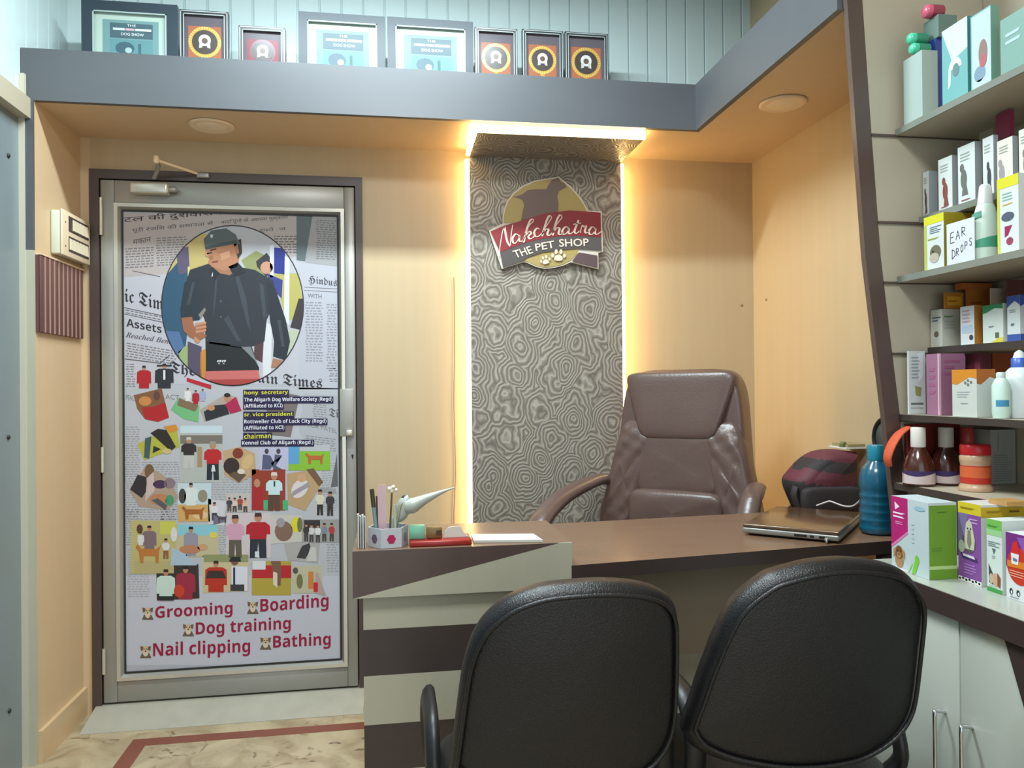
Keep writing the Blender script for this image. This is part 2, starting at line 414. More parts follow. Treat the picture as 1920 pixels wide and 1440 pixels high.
kh = MB(); p = PY(661, 855, yf); kh.lathe([(.0045, 0), (.0045, .002)], p+Vector((0, -.001, .002)), BLACKP, 12, (0, -1, 0)); kh.box(p.x-.002, p.x+.002, yf-.003, yf-.0005, p.z-.010, p.z, BLACKP); obj('keyhole', kh, door)
# closer
cl = MB(); p, q = PY(246, 343, yf-.02), PY(318, 366, yf-.02)
cl.box(p.x, q.x, yf-.045, yf, q.z, p.z, ALU_BRIGHT, .008, 3)
p2 = PY(328, 357, yf-.02); cl.lathe([(.011, 0), (.012, .02), (.008, .026)], (q.x, yf-.022, (p.z+q.z)/2), ALU, 16, (1, 0, 0))
clo = obj('door_closer', cl, door)
ar = MB(); A = PY(293, 300, 2.93); B = PY(374, 327, 3.03)
ar.tube([A, A.lerp(B, .5), B], [.006, .0055, .005], mat((222, 196, 160), .35), 10)
ar.lathe([(.009, -.012), (.011, 0), (.008, .014)], A, mat((222, 196, 160), .35), 14)
s0 = PY(289, 334, yf-.03); ar.tube([A, (A.x-.004, s0.y-.04, A.z-.01), s0], .008, ALU, 10)
s1 = PY(382, 330, YB-.012); ar.box(s1.x-.022, s1.x+.022, YB-.03, YB-.012, s1.z-.010, s1.z+.008, ALU, .003)
obj('closer_arm', ar, clo)

# ------------------------------------------------------------------ feature panel with warm light strips, canopy below the soffit
WP = wallpaper_material()
FY = 2.995
fx0, fx1 = PY(883, 600, FY).x, PY(1167, 600, FY).x
fp = MB(); fp.box(fx0, fx1, FY, YB-.0005, 0, ZS-.035, WP)
feat = thing('feature_panel', 'tall grey swirl-patterned panel on the back wall edged with glowing warm light', 'wall panel', ((fx0+fx1)/2, FY, 0))
obj('wallpaper_panel', fp, feat)
obj('canopy', MB().box(fx0, fx1, YF+.03, FY-.001, ZS-.035, ZS-.024, WP), feat)
ls = MB().box(fx0-.016, fx0-.001, FY+.012, FY+.035, .02, ZS-.04, LED_SOFT); obj('light_strip', ls, feat)
ls = MB().box(fx1+.001, fx1+.012, FY+.001, FY+.03, .02, ZS-.04, LED); obj('light_strip', ls, feat)
ls = MB().box(fx0, fx1+.005, YF+.022, YF+.03, ZS-.034, ZS-.006, LED); obj('light_strip', ls, feat)
ls = MB().box(fx0-.014, fx0-.001, YF+.03, FY, ZS-.032, ZS-.016, LED); obj('light_strip', ls, feat)
ls = MB().box(fx1+.001, fx1+.008, YF+.03, FY, ZS-.026, ZS-.012, LED); obj('light_strip', ls, feat)
# ================================================================== FURNITURE
# ---- reception desk
DZ, LY, LZ = .79, 1.717, .843
desk = thing('reception_desk', 'walnut topped reception desk with a two-tone raised ledge and striped front', 'desk', (.6, 2.0, 0))
def slab_front(x): return 1.717+(x-.41)*.1226
tp = MB(); zt, zb = DZ, DZ-.034
pts = [(-.08, 1.76), (.405, 1.745), (.405, slab_front(.405)), (1.262, slab_front(1.262)), (XR-.002, slab_front(XR)), (XR-.002, 2.43), (1.335, 2.43), (1.335, 2.335), (1.20, 2.318), (-.08, 2.205)]
tp.prism([(x, y, zt) for x, y in pts], (0, 0, -.034), BROWN_D, WALNUT)
obj('tabletop', tp, desk)
lx0, lx1 = PY(661, 1080, LY).x, PY(1073, 1050, LY).x
lzb = PY(800, 1116, LY).z
lg = MB(); lg.box(lx0, lx1, LY+.004, LY+.30, LZ-.022, LZ, WALNUT); lg.box(lx0, lx0+.018, LY+.004, LY+.30, lzb, LZ-.022, BROWN)
lg.box(lx1-.018, lx1, LY+.004, LY+.30, DZ, LZ-.022, BROWN); lg.box(lx0+.018, lx1-.018, LY+.28, LY+.30, DZ, LZ-.022, BROWN)
ledge = obj('raised_ledge', lg, desk)
dxx = PY(1049, 1018, LY).x
fc = MB(); fy = LY
fc.prism([(lx0, fy, LZ), (dxx, fy, LZ), (lx0, fy, lzb)], (0, .004, 0), BROWN)
fc.prism([(dxx, fy, LZ), (lx1, fy, LZ), (lx1, fy, lzb), (lx0, fy, lzb)], (0, .004, 0), CREAM)
obj('fascia', fc, ledge)
BY = 1.738
bx0 = PY(682, 1250, BY).x; bx1 = .43
zz = [lzb] + [PY(690, y, BY).z for y in (1181, 1268, 1360)]
zz.append(zz[-1]-(zz[1]-zz[2])); zz.append(zz[-1]-(zz[2]-zz[3])); zz.append(0)
bd = MB()
for k in range(len(zz)-1):
    bd.box(bx0, bx1, BY, BY+.018, zz[k+1], zz[k], CREAM if k % 2 == 0 else BROWN_D)
bd.box(bx0, bx0+.02, BY+.018, 2.15, 0, lzb, CREAM); bd.box(bx1-.02, bx1, BY+.018, 2.15, 0, DZ-.036, BROWN_D)
obj('striped_pedestal', bd, desk)
mp_ = MB(); my = 2.0
mz = PY(1300, 1226, my).z; mz2 = mz-.2
mp_.box(bx1, 1.27, my, my+.018, mz, DZ-.036, mat((178, 160, 136), .4, var=.08, scale=(2, 20, 20))); mp_.box(bx1, 1.27, my, my+.018, 0, mz, CREAM)
obj('modesty_panel', mp_, desk)
obj('gable', MB().box(1.265, XR-.004, slab_front(1.27)+.004, slab_front(1.27)+.03, 0, DZ-.036, BROWN_D), desk)

# ---- executive chair behind the desk, turned towards the door
TH = math.radians(-42)
EC = Vector((.878, 2.512, 0))
ME = Matrix.Translation(EC) @ Matrix.Rotation(TH, 4, 'Z')
ch = thing('executive_chair', 'tall brown leather executive chair behind the desk, turned to the left', 'chair', EC)
def recline(z): return .06*max(0, (z-.5))/.76
def shell(p):
    z = .885+p.z
    t = (z-.5)/.78
    wdt = 1.04-.20*max(0, t-.12)+.10*math.exp(-((t-.18)/.2)**2)
    return Vector((p.x*wdt, p.y+recline(z)+.25*p.x*p.x*-1.2, p.z))
b1 = MB(ME); b1.sell((0, .295, .885), (.258, .070, .38), LEATHER, .22, .3, 56, 40, shell)
back = obj('backrest', b1, ch)
def wr(k, amp):
    def fn(p):
        q = p.copy(); a = math.sin(p.z*k+p.x*22+math.sin(p.x*31)*1.3)*amp + math.sin(p.z*k*2.1-p.x*37)*amp*.5
        q.y += a; return q
    return fn
def cush(name, c, r, e1, e2, fn, nu=48, nv=24, rx=0):
    mb = MB(ME); z = c[2]
    mb.sell((c[0], c[1]+recline(z), z), r, LEATHER, e1, e2, nu, nv, fn, Matrix.Rotation(rx, 3, 'X'))
    return obj(name, mb, ch)
cush('headrest', (0, .240, 1.125), (.185, .055, .130), .3, .25, lambda p: Vector((p.x*(1+.22*p.z/.13), p.y+.002*math.sin(p.z*20), p.z)), rx=-.12)
cush('back_cushion', (0, .235, .915), (.160, .05, .125), .35, .3, wr(45, .0012), rx=-.1)
cush('lumbar_cushion', (0, .225, .735), (.185, .065, .085), .4, .35, wr(30, .002), rx=-.05)
for sx in (-1, 1):
    def fb(p, sx=sx):
        q = p.copy(); t = min(1, max(0, (p.z+.2)/.4))
        q.x += sx*(.05*(1-t)**1.5-.04*t) ; q.y += .0028*math.sin(p.z*62+sx*p.x*85)+.0014*math.sin(p.z*140-sx*p.x*60); return q
    cush('side_bolster', (sx*.205, .245, .85), (.075, .065, .225), .5, .5, fb, 40, 48, rx=-.1)
st = MB(ME); st.sell((0, .0, .485), (.265, .27, .065), LEATHER, .35, .35, 48, 24, lambda p: Vector((p.x, p.z*4.15, p.y*.24)) if False else p)
obj('seat', st, ch)
for sx in (-1, 1):
    am = MB(ME)
    prof = ((.265, .30, .80), (.290, .22, .845), (.300, .06, .835), (.300, -.12, .805), (.298, -.26, .74), (.285, -.30, .64), (.26, -.17, .53), (.235, -.04, .47)) if sx < 0 else \
           ((.265, .30, .80), (.290, .23, .845), (.300, .14, .830), (.300, .095, .783), (.298, .035, .700), (.285, .01, .61), (.26, .02, .53), (.235, .03, .47))
    path = spline([Vector((sx*p[0], p[1], p[2])) for p in prof], 6)
    L = len(path); am.tube(path, [.026+.008*math.sin(math.pi*i/(L-1)) for i in range(L)], LEATHER, 14, flat=(1.15, .7))
    obj('armrest', am, ch)
gs = MB(ME); gs.lathe([(.03, .09), (.03, .28), (.022, .28), (.022, .40), (.09, .41), (.09, .43)], (0, 0, 0), BLACKP, 20); obj('gas_lift', gs, ch)
ba = MB(ME)
for k in range(5):
    a = 2*math.pi*k/5+.3; ba.tube([(0, 0, .11), (.15*math.cos(a), .15*math.sin(a), .10), (.27*math.cos(a), .27*math.sin(a), .068)], [.03, .024, .018], BLACKP, 10)
base = obj('star_base', ba, ch)
for k in range(5):
    a = 2*math.pi*k/5+.3; c = MB(ME); c.lathe([(.0, -.02), (.026, -.018), (.028, 0), (.026, .018), (0, .02)], (.27*math.cos(a), .27*math.sin(a), .0305), BLACKP, 16, (-math.sin(a), math.cos(a), 0)); obj('caster', c, base)

# ---- two black visitor chairs with their backs to the camera
def chair_outline(a, b, n, taper, N=72):
    o = []
    for k in range(N):
        t = 2*math.pi*k/N; c, s_ = math.cos(t), math.sin(t)
        x = a*math.copysign(abs(c)**(2/n), c); y = b*math.copysign(abs(s_)**(2/n), s_)
        o.append((x*(1-taper*(y/b)), y))
    return o
def visitor(label, loc, px, Yp, arms, lean=.12, Rc=.95):
    """px: outline of the back shell as seen, laid onto the chair's own leaning, gently curved back"""
    M = Matrix.Translation(loc)
    t = thing('visitor_chair', label, 'chair', loc, 'visitor chairs in front of the desk')
    raw = [PY(x, y, Yp) for x, y in px]
    out = [(p.x-loc.x, p.z) for p in raw]
    # even spacing around the outline
    P = spline([Vector((x, z, 0)) for x, z in out+[out[0]]], 5)[:-1]
    out = [(p.x, p.y) for p in P]
    zc = sum(z for _, z in out)/len(out); zlo = min(z for _, z in out); hw = (max(x for x, _ in out)-min(x for x, _ in out))/2
    y0 = Yp-loc.y
    def mp(a, b, h):
        an = a/Rc; r = Rc-h
        return Vector((r*math.sin(an), y0+Rc-r*math.cos(an)-lean*(b-zc)-.01, b))
    bk = MB(M); bk.pad(out, .075, .032, BLACKL, mp, dome=.006, K=6, ne=7); bo = obj('backrest', bk, t)
    ca = sum(x for x, _ in out)/len(out)
    pp = MB(M); o2 = [(ca+(x-ca)*.91, zc+(z-zc)*.90) for x, z in out]
    pp.tube([mp(x, z, -.003) for x, z in o2], .0038, BLACKL, 8, True); obj('piping', pp, bo)
    se = MB(M); so = chair_outline(.215, .205, 3.6, -.04)
    se.pad(so, .075, .033, BLACKL, lambda a, b, h: Vector((a, .265+b, .40+h)), dome=.008); obj('seat', se, t)
    sp = MB(M); sp.tube(spline([Vector(p) for p in ((0, .30, .385), (0, .10, .385), (0, .03, .42), (0, .05, zlo+.02), (0, .06, zlo+.12))], 6), .03, BLACKP, 12, flat=(1.3, .35)); obj('back_bracket', sp, t)
    for sx, ax, at in arms:
        am = MB(M)
        path = spline([Vector(p) for p in ((sx*.185, .36, .41), (sx*(ax-.01), .37, .43), (sx*ax, .37, .52), (sx*ax, .34, at-.015), (sx*ax, .26, at), (sx*ax, .18, at-.012), (sx*ax, .145, at-.07), (sx*ax, .155, .47), (sx*.185, .2, .41))], 6)
        am.tube(path, .0165, BLACKP, 10, flat=(1.3, .8)); obj('armrest', am, t)
    gl = MB(M); gl.lathe([(.028, .08), (.028, .26), (.02, .26), (.02, .38), (.1, .385), (.1, .40)], (0, .265, 0), BLACKP, 18); obj('gas_lift', gl, t)
    sb = MB(M)
    for k in range(5):
        a = 2*math.pi*k/5-math.pi/2+.35; sb.tube([(0, .265, .10), (.12*math.cos(a), .265+.12*math.sin(a), .09), (.2*math.cos(a), .265+.2*math.sin(a), .06)], [.026, .021, .016], BLACKP, 10)
    so_ = obj('star_base', sb, t)
    for k in range(5):
        a = 2*math.pi*k/5-math.pi/2+.35; c = MB(M); c.lathe([(0, -.018), (.023, -.016), (.025, 0), (.023, .016), (0, .018)], (.2*math.cos(a), .265+.2*math.sin(a), .0255), BLACKP, 14, (-math.sin(a), math.cos(a), 0)); obj('caster', c, so_)
    return t
visitor('black leatherette visitor chair standing in front of the striped desk pedestal', Vector((.29, 1.20, 0)),
        [(836, 1470), (840, 1440), (848, 1370), (856, 1300), (864, 1250), (880, 1200), (905, 1160), (950, 1122), (1010, 1098), (1070, 1090), (1130, 1087), (1190, 1091), (1235, 1101), (1266, 1120), (1282, 1150), (1287, 1200), (1290, 1290), (1289, 1360), (1281, 1405), (1262, 1442), (1230, 1472), (1170, 1492), (1050, 1502), (930, 1500), (860, 1492)],
        1.22, ((-1, .225, .60), (1, .195, .625)))
visitor('black leatherette visitor chair beside the white counter cabinet', Vector((.735, 1.18, 0)),
        [(1292, 1400), (1298, 1372), (1307, 1341), (1320, 1288), (1333, 1245), (1347, 1201), (1377, 1134), (1429, 1083), (1464, 1067), (1517, 1052), (1566, 1046), (1610, 1047), (1668, 1056), (1703, 1071), (1728, 1094), (1742, 1117), (1749, 1150), (1748, 1224), (1744, 1320), (1734, 1365), (1709, 1402), (1668, 1432), (1610, 1455), (1500, 1468), (1390, 1458), (1318, 1434)],
        1.20, ((1, .215, .585), (-1, .195, .625)))

# ---- right-hand counter cabinet
CZ, CXF, CY1 = .80, 1.045, 1.60
ct = thing('counter_cabinet', 'white counter cabinet with dark edged top running below the product shelves', 'cabinet', (1.28, 1.1, 0))
wt = MB(); wt.box(CXF+.002, XR-.002, .55, CY1, CZ-.012, CZ, WHITE_LAM); wt.box(CXF, CXF+.02, .55, CY1, CZ-.045, CZ-.001, BROWN_D); wt.box(CXF+.02, XR-.002, .55, CY1, CZ-.045, CZ-.012, BROWN_D)
obj('worktop', wt, ct)
FX = CXF+.012
cb = MB(); cb.box(FX+.02, XR-.004, .56, CY1-.004, 0.0, CZ-.046, WHITE_LAM); obj('carcass', cb, ct)
# doors (split at the dark stripe), slim bar handles
ysp = [.57, 1.155, CY1-.006]; ym = PX(1800, 1350, FX).y
dl = []
for (ya, yb_) in ((ym+.002, CY1-.006), (.98, ym-.002), (.57, .976)):
    d_ = obj('door', MB().box(FX, FX+.018, ya, yb_, .06, CZ-.049, WHITE_LAM, .0015, 1), ct); dl.append(d_)
for d_, xx in ((dl[0], 1773), (dl[1], 1824)):
    p = PX(xx, 1338 if xx < 1800 else 1368, FX-.012); zt_ = p.z; yy = p.y
    h = MB(); w2 = .016
    for dy in (0,):
        h.tube(spline([Vector(q) for q in ((FX+.001, yy+w2, zt_-.004), (FX-.022, yy+w2*.9, zt_), (FX-.028, yy+w2*.6, zt_-.004), (FX-.028, yy+w2*.6, zt_-.05), (FX-.028, yy+w2*.6, zt_-.17), (FX-.022, yy+w2*.9, zt_-.2), (FX+.001, yy+w2, zt_-.2))], 5), .0038, CHROME, 10)
    obj('handle', h, d_)
sA, sB = PX(1887, 1212, FX-.001), PX(1922, 1335, FX-.001); sl = (sB.y-sA.y)/(sB.z-sA.z)
s_ = MB(); zt_ = CZ-.049; ya = sA.y; yb2 = sA.y+sl*(.06-zt_)
s_.prism([(FX-.004, ya, zt_), (FX-.004, ya-.06, zt_), (FX-.004, yb2-.06, .06), (FX-.004, yb2, .06)], (.0035, 0, 0), BROWN_D); obj('slanted_stripe', s_, ct)
# ================================================================== THINGS ON THE DESK
def face_frame(o, u, v):
    """returns f(a,b,d): point on a face with origin o, edge vectors u,v (a,b in 0..1), d metres out along u x v"""
    o, u, v = Vector(o), Vector(u), Vector(v); n = u.cross(v).normalized()
    return lambda a, b, d=0: o+u*a+v*b+n*d
def ell(f, ca, cb, ra, rb, n=20, d=.0004, a0=0, a1=2*math.pi):
    return [f(ca+ra*math.cos(a0+(a1-a0)*k/n), cb+rb*math.sin(a0+(a1-a0)*k/n), d) for k in range(n if a1-a0 > 6.2 else n+1)]

LT = LZ+.0006                                     # top of the raised ledge
YT = LY+.012
# hexagonal pen cup
p = PZ(728, 1029, LT); cx, cy = p.x, p.y+.045
R = .046
hexa = [(cx+R*math.cos(math.pi/3*k+.18), cy+R*math.sin(math.pi/3*k+.18)) for k in range(6)]
cup = thing('pen_cup', 'white hexagonal pen cup with red hexagon print at the end of the desk ledge', 'pen cup', (cx, cy, LT))
mb = MB(); CUPM = mat((186, 190, 196), .3, var=.02)
H = PY(720, 986, cy).z-LT
hin = [(cx+(x-cx)*.93, cy+(y-cy)*.93) for x, y in hexa]
for k in range(6):
    a, b = hexa[k], hexa[(k+1) % 6]; c, d = hin[k], hin[(k+1) % 6]
    up = H+(.006 if k in (4, 5) else 0)
    mb.add([(*a, LT), (*b, LT), (*b, LT+H), (*a, LT+H)], [(0, 1, 2, 3)], CUPM); mb.add([(*d, LT+.003), (*c, LT+.003), (*c, LT+H), (*d, LT+H)], [(0, 1, 2, 3)], CUPM)
    mb.add([(*a, LT+H), (*b, LT+H), (*d, LT+H), (*c, LT+H)], [(0, 1, 2, 3)], CUPM)
mb.add([(*q, LT) for q in hexa], [list(range(6))[::-1]], CUPM); mb.add([(*q, LT+.003) for q in hin], [list(range(6))], CUPM)
obj('cup_body', mb, cup)
mb = MB()
for k, cols in ((4, (176, 34, 84)), (3, (112, 84, 104)), (5, (150, 128, 140))):
    a, b = Vector((*hexa[k], LT)), Vector((*hexa[(k+1) % 6], LT)); f = face_frame(a, b-a, (0, 0, H))
    mb = MB(); mb.poly([f(.5+.22*math.cos(math.pi/3*j), .45+.26*math.sin(math.pi/3*j), .0005) for j in range(6)], ink(cols)); obj('hexagon_print', mb, cup)
# what stands in the cup
def stick(name, label, cat, bx, by, tx, ty, r, col, cap=None, cap_len=.3, Y0=None, m=None):
    A = PY(bx, by, cy+(Y0 or 0)); B = PY(tx, ty, cy+(Y0 or 0)+.004)
    A = Vector((min(max(A.x, cx-.024), cx+.024), A.y, LT+.006)); d = (B-A)
    t = thing(name, label, cat, A, 'pens in the pen cup' if name == 'pen' else None)
    mb = MB(); mb.tube([A, A+d*(1-cap_len if cap else 1)], r, m or mat(col, .35, var=.03), 10); obj('barrel', mb, t)
    if cap: obj('cap', MB().tube([A+d*(1-cap_len), B], r*1.15, mat(cap, .35, var=.03), 10), t)
    return t
stick('pen', 'teal pen with a dark olive end standing leftmost in the pen cup', 'pen', 703, 1015, 697, 917, .0045, (120, 142, 146), (62, 56, 40), .33, -.012)
stick('pen', 'slim black pen rising in the pen cup behind the pink ruler', 'pen', 708, 1015, 706, 930, .0022, (60, 58, 64), None, .3, .016)
A = PY(718, 1015, cy); B = PY(715, 910, cy)
solid('ruler', 'translucent pink ruler standing upright in the pen cup', 'ruler', MB().prism([(A.x-.009, cy+.012, LT+.006), (A.x+.009, cy+.012, LT+.006), (B.x+.010, cy+.014, B.z), (B.x-.010, cy+.014, B.z)], (0, .002, 0), mat((204, 170, 172), .3, var=.03)))
A = Vector((cx+.002, cy-.004, LT+.006)); B = PY(735, 920, cy-.004)
rt = thing('letter_opener', 'thin bronze rod topped with a white blossom knob in the pen cup', 'ornament', A)
obj('rod', MB().tube([A, B], .0022, mat((118, 96, 70), .3, metal=.6, var=.05), 8), rt)
mb = MB()
for dx, dz, r in ((-.005, .004, .006), (.003, .008, .005), (.009, .001, .0045), (-.001, -.001, .005)):
    mb.lathe([(r*math.sin(math.pi*k/6), -r*math.cos(math.pi*k/6)) for k in range(7)], (B.x+dx, B.y, B.z+dz), mat((226, 214, 196), .3, var=.03), 10)
obj('knob', mb, rt)
A = Vector((cx+.015, cy-.012, LT+.006)); B = PY(741, 946, cy-.012)
stick('pen', 'short pale green pen leaning in the pen cup beside the bird figure', 'pen', 742, 1015, 740, 946, .0032, (176, 182, 158), None, .3, -.02)
# crane-like ornament with a long beak
bd_ = thing('bird_ornament', 'pale grey long-beaked bird ornament with black crown rising from the pen cup', 'ornament', (cx+.02, cy+.012, LT+.006))
BM = mat((168, 174, 164), .3, var=.03)
yb_ = cy+.004
pts = [PY(x, y, yb_) for x, y in ((745, 1000), (748, 985), (752, 965), (758, 948), (763, 938), (768, 934))]
pts[0] = Vector((cx+.012, yb_, LT+.006)); pts[1] = Vector((cx+.014, yb_, LT+.05))
mb = MB(); mb.tube(spline(pts, 5), [.009+.008*math.sin(math.pi*min(1, max(0, k-5)/19)) for k in range(26)], BM, 16)
bo_ = obj('body', mb, bd_)
pts = [PY(x, y, yb_-.004-.00006*(x-760)) for x, y in ((759, 949), (773, 948), (795, 937), (820, 926), (838, 919), (853, 914))]
rr = [.016, .0185, .0115, .0062, .003, .0011]
P_ = spline(pts, 5); L = len(P_); mb = MB(); mb.tube(P_, [rr[min(5, int(k/5))]+(rr[min(5, int(k/5)+1)]-rr[min(5, int(k/5))])*((k % 5)/5) for k in range(L)], BM, 16); obj('beak', mb, bd_)
c_ = PY(760, 934, yb_); mb = MB(); mb.lathe([(.0095, -.003), (.0095, .002), (.006, .006), (0, .0075)], c_, BLACKP, 16); obj('crown', mb, bd_)
mb = MB(); p0 = Vector((cx+.012, yb_-.014, LT+.02)); mb.tube([p0, PY(751, 948, yb_-.016), PY(757, 940, yb_-.012)], [.003, .0028, .001], mat((140, 142, 116), .4, var=.05), 8); obj('wing_edge', mb, bo_)
# cards standing at the left of the cup
cd0 = PZ(684, 1030, LT); cdt = PY(682, 963, cd0.y+.03).z
cs = thing('leaflet_holder', 'bundle of folded white leaflets standing left of the pen cup', 'leaflets', (cd0.x, cd0.y+.03, LT))
for k, (dx, c, h) in enumerate(((-.017, (206, 208, 206), 0), (-.012, (186, 192, 192), -.004), (-.007, (214, 214, 210), -.002), (-.002, (178, 186, 190), -.006))):
    mb = MB(); x = cd0.x+dx; y0, y1 = cd0.y+.012, cd0.y+.075
    pth = [(x+.002, y0), (x-.001, y0+.02), (x+.0005, y1)]
    for j in range(2):
        (xa, ya), (xb, yb2_) = pth[j], pth[j+1]
        mb.prism([(xa, ya, LT), (xb, yb2_, LT), (xb, yb2_, cdt+h-.006*j), (xa, ya, cdt+h)], (.002, 0, 0), mat(c, .5, var=.03))
    obj('leaflet', mb, cs)
# red tray book with small things on it
a, b = PZ(769, 1027, LT), PZ(884, 1020, LT); y0 = a.y+.004; ht = .0115
tr = thing('red_box', 'flat red box lying on the desk ledge right of the pen cup', 'box', ((a.x+b.x)/2, y0+.04, LT))
obj('box_body', MB().box(a.x, b.x, y0, y0+.085, LT, LT+ht, mat((150, 40, 36), .35, var=.08), .0015, 1), tr)
zt_ = LT+ht+.0006
def desk_box(name, label, cat, px0, px1, ytop, yy, dep, col, z0=zt_):
    x0, x1 = PY(px0, 1000, yy).x, PY(px1, 1000, yy).x; z1 = PY(px0, ytop, yy).z
    return solid(name, label, cat, MB().box(x0, x1, yy, yy+dep, z0, z1, mat(col, .4, var=.05), .001, 1))
desk_box('mint_box', 'small mint green box on the flat red box', 'box', 768, 797, 988, y0+.03, .03, (122, 190, 160))
gx = desk_box('brass_box', 'small brown and gold patterned box between mint box and white card', 'box', 800, 829, 990, y0+.03, .03, (128, 102, 62))
x0, x1 = PY(818, 1000, y0+.0295).x, PY(828, 1000, y0+.0295).x
obj('dark_print', MB().prism([(x0, y0+.0298, zt_+.007), (x1, y0+.0298, zt_+.007), (x1, y0+.0298, zt_+.018), (x0, y0+.0298, zt_+.018)], (0, -.0006, 0), mat((70, 52, 28), .4)), gx)
yy = y0+.035; pts = [PY(x, y, yy) for x, y in ((831, 1009), (834, 997), (841, 989), (851, 987), (864, 987), (868, 996), (874, 1004), (882, 1009))]
zb_ = zt_
for q in pts: q.z = max(q.z, zb_)
pts[0].z = zb_; pts[-1].z = zb_
solid('white_card', 'curved white card standing on the red box by the light strip', 'card', MB().prism(pts, (0, .004, 0), mat((206, 208, 196), .5, var=.03)))
# notepad lying flat
q = [PZ(x, y, LT) for x, y in ((888, 1018), (1018, 1017), (1000, 1005), (884, 1006))]
mb = MB(); mb.prism([Vector((v.x, v.y, LT+.006)) for v in q], (0, 0, -.0058), mat((196, 198, 188), .35, var=.03), mat((214, 216, 204), .3, var=.03))
solid('notepad', 'slim white notepad lying flat at the right of the red box', 'notepad', mb)

# laptop, seen from its short side
def P2(c, ux, uy, a, b, z): return Vector((c.x+ux.x*a+uy.x*b, c.y+ux.y*a+uy.y*b, z))
lf = PZ(1392, 995, DZ+.012); lr = PZ(1574, 1015, DZ+.008); lb = PZ(1614, 958, DZ+.03)
ux = (lr-lf); ux.z = 0; LW = ux.length; ux.normalize(); uy = Vector((-ux.y, ux.x, 0)); LD = .36
lp = thing('laptop', 'closed brown laptop with silver edge lying at the right of the desk', 'laptop', P2(lf, ux, uy, LW/2, LD/2, DZ))
ML = Matrix(((ux.x, uy.x, 0, lf.x), (ux.y, uy.y, 0, lf.y), (0, 0, 1, DZ+.0012), (0, 0, 0, 1)))
SILV = mat((150, 148, 142), .35, metal=.5, var=.05); LID = mat((96, 70, 48), .18, var=.15, scale=(3, 20, 20), coat=.4)
mb = MB(ML); mb.box(0, LW, 0, LD, .005, .021, SILV, .005, 3); base = obj('base', mb, lp)
mb = MB(ML); mb.box(.0, LW, .0, LD, .0215, .031, LID, .004, 3); obj('lid', mb, lp)
mb = MB(ML); mb.box(.012, LW-.012, .02, LD-.012, .0, .0055, BLACKP); obj('underside', mb, lp)
mb = MB(ML)
for a0, a1 in ((.55, .68), (.71, .75), (.80, .86)): mb.box(LW*a0, LW*a1, -.0006, .002, .009, .0155, BLACKP)
obj('port', mb, base)
ud = thing('usb_receiver', 'tiny silver usb plug sticking out of the laptop side', 'usb stick', ML @ Vector((LW*.88, -.01, .004)))
mb = MB(ML); mb.box(LW*.86, LW*.90, -.010, -.001, .006, .0125, SILV, .001, 1); obj('plug', mb, ud)
mb = MB(ML); mb.lathe([(.0035, 0), (.0038, .006), (.002, .009), (0, .0095)], (LW*.885, -.011, .0105), CHROME, 12, (0, -.4, -1)); obj('tip', mb, ud)

# striped backpack leaning in the corner
bc = Vector((1.375, 2.315, DZ))
TB = math.radians(12)
MBG = Matrix.Translation(bc) @ Matrix.Rotation(TB, 4, 'Z')
bg = thing('backpack', 'maroon and black striped backpack lying behind the laptop', 'bag', bc)
BKB = mat((46, 40, 42), .7, var=.15, bump=.3, bscale=400); MRN = mat((96, 42, 54), .65, var=.12, bump=.3, bscale=400)
oy = [PY(x, y, bc.y-.06) for x, y in ((1516, 952), (1497, 912), (1508, 890), (1530, 866), (1556, 850), (1590, 846), (1640, 850), (1665, 858), (1668, 952))]
loc2 = [((p.x-bc.x), p.z-DZ) for p in oy]
loc2[0] = (loc2[0][0], .004); loc2[-1] = (min(loc2[-1][0], .115), .004)
loc2 = [(min(x, .115), max(z, .004)) for x, z in loc2]
ol = spline([Vector((x, z, 0)) for x, z in loc2], 4); ol = [(p.x, max(p.y, .003)) for p in ol]
nb = 8; (xa, za), (xb, zb2) = ol[-1], ol[0]
ol += [(xa+(xb-xa)*k/nb, .003) for k in range(1, nb)]
mb = MB(Matrix.Translation(bc)); mb.pad(ol, .15, .045, BKB, lambda a, b, h: Vector((a, -.07+h+.0*b, b)), dome=.012, K=34, ne=8)
ztop = max(b for a, b in ol); xlo = min(a for a, b in ol); xhi = max(a for a, b in ol); im = mb.mi(MRN)
for i, fce in enumerate(mb.f):                  # woven stripes, slanting down to the right
    c = sum((mb.v[k] for k in fce), Vector())/len(fce)-bc
    tt = c.z/ztop+.16*(c.x-xlo)/(xhi-xlo)
    if .93 < tt < 1.3 or .52 < tt < .74: mb.fm[i] = im
body = obj('bag_body', mb, bg)
mb = MB(Matrix.Translation(bc)); mb.sell((.0, -.076, .048), (.10, .02, .04), BKB, .4, .4, 28, 14); obj('front_pocket', mb, bg)
mb = MB(Matrix.Translation(bc)); xl_ = min(a for a, b in ol)
mb.tube(spline([Vector(p) for p in ((xl_+.03, -.02, .11), (xl_+.004, -.035, .085), (xl_-.004, -.04, .055), (xl_+.012, -.04, .012))], 5), .006, BKB, 8, flat=(2., .5)); obj('strap', mb, bg)
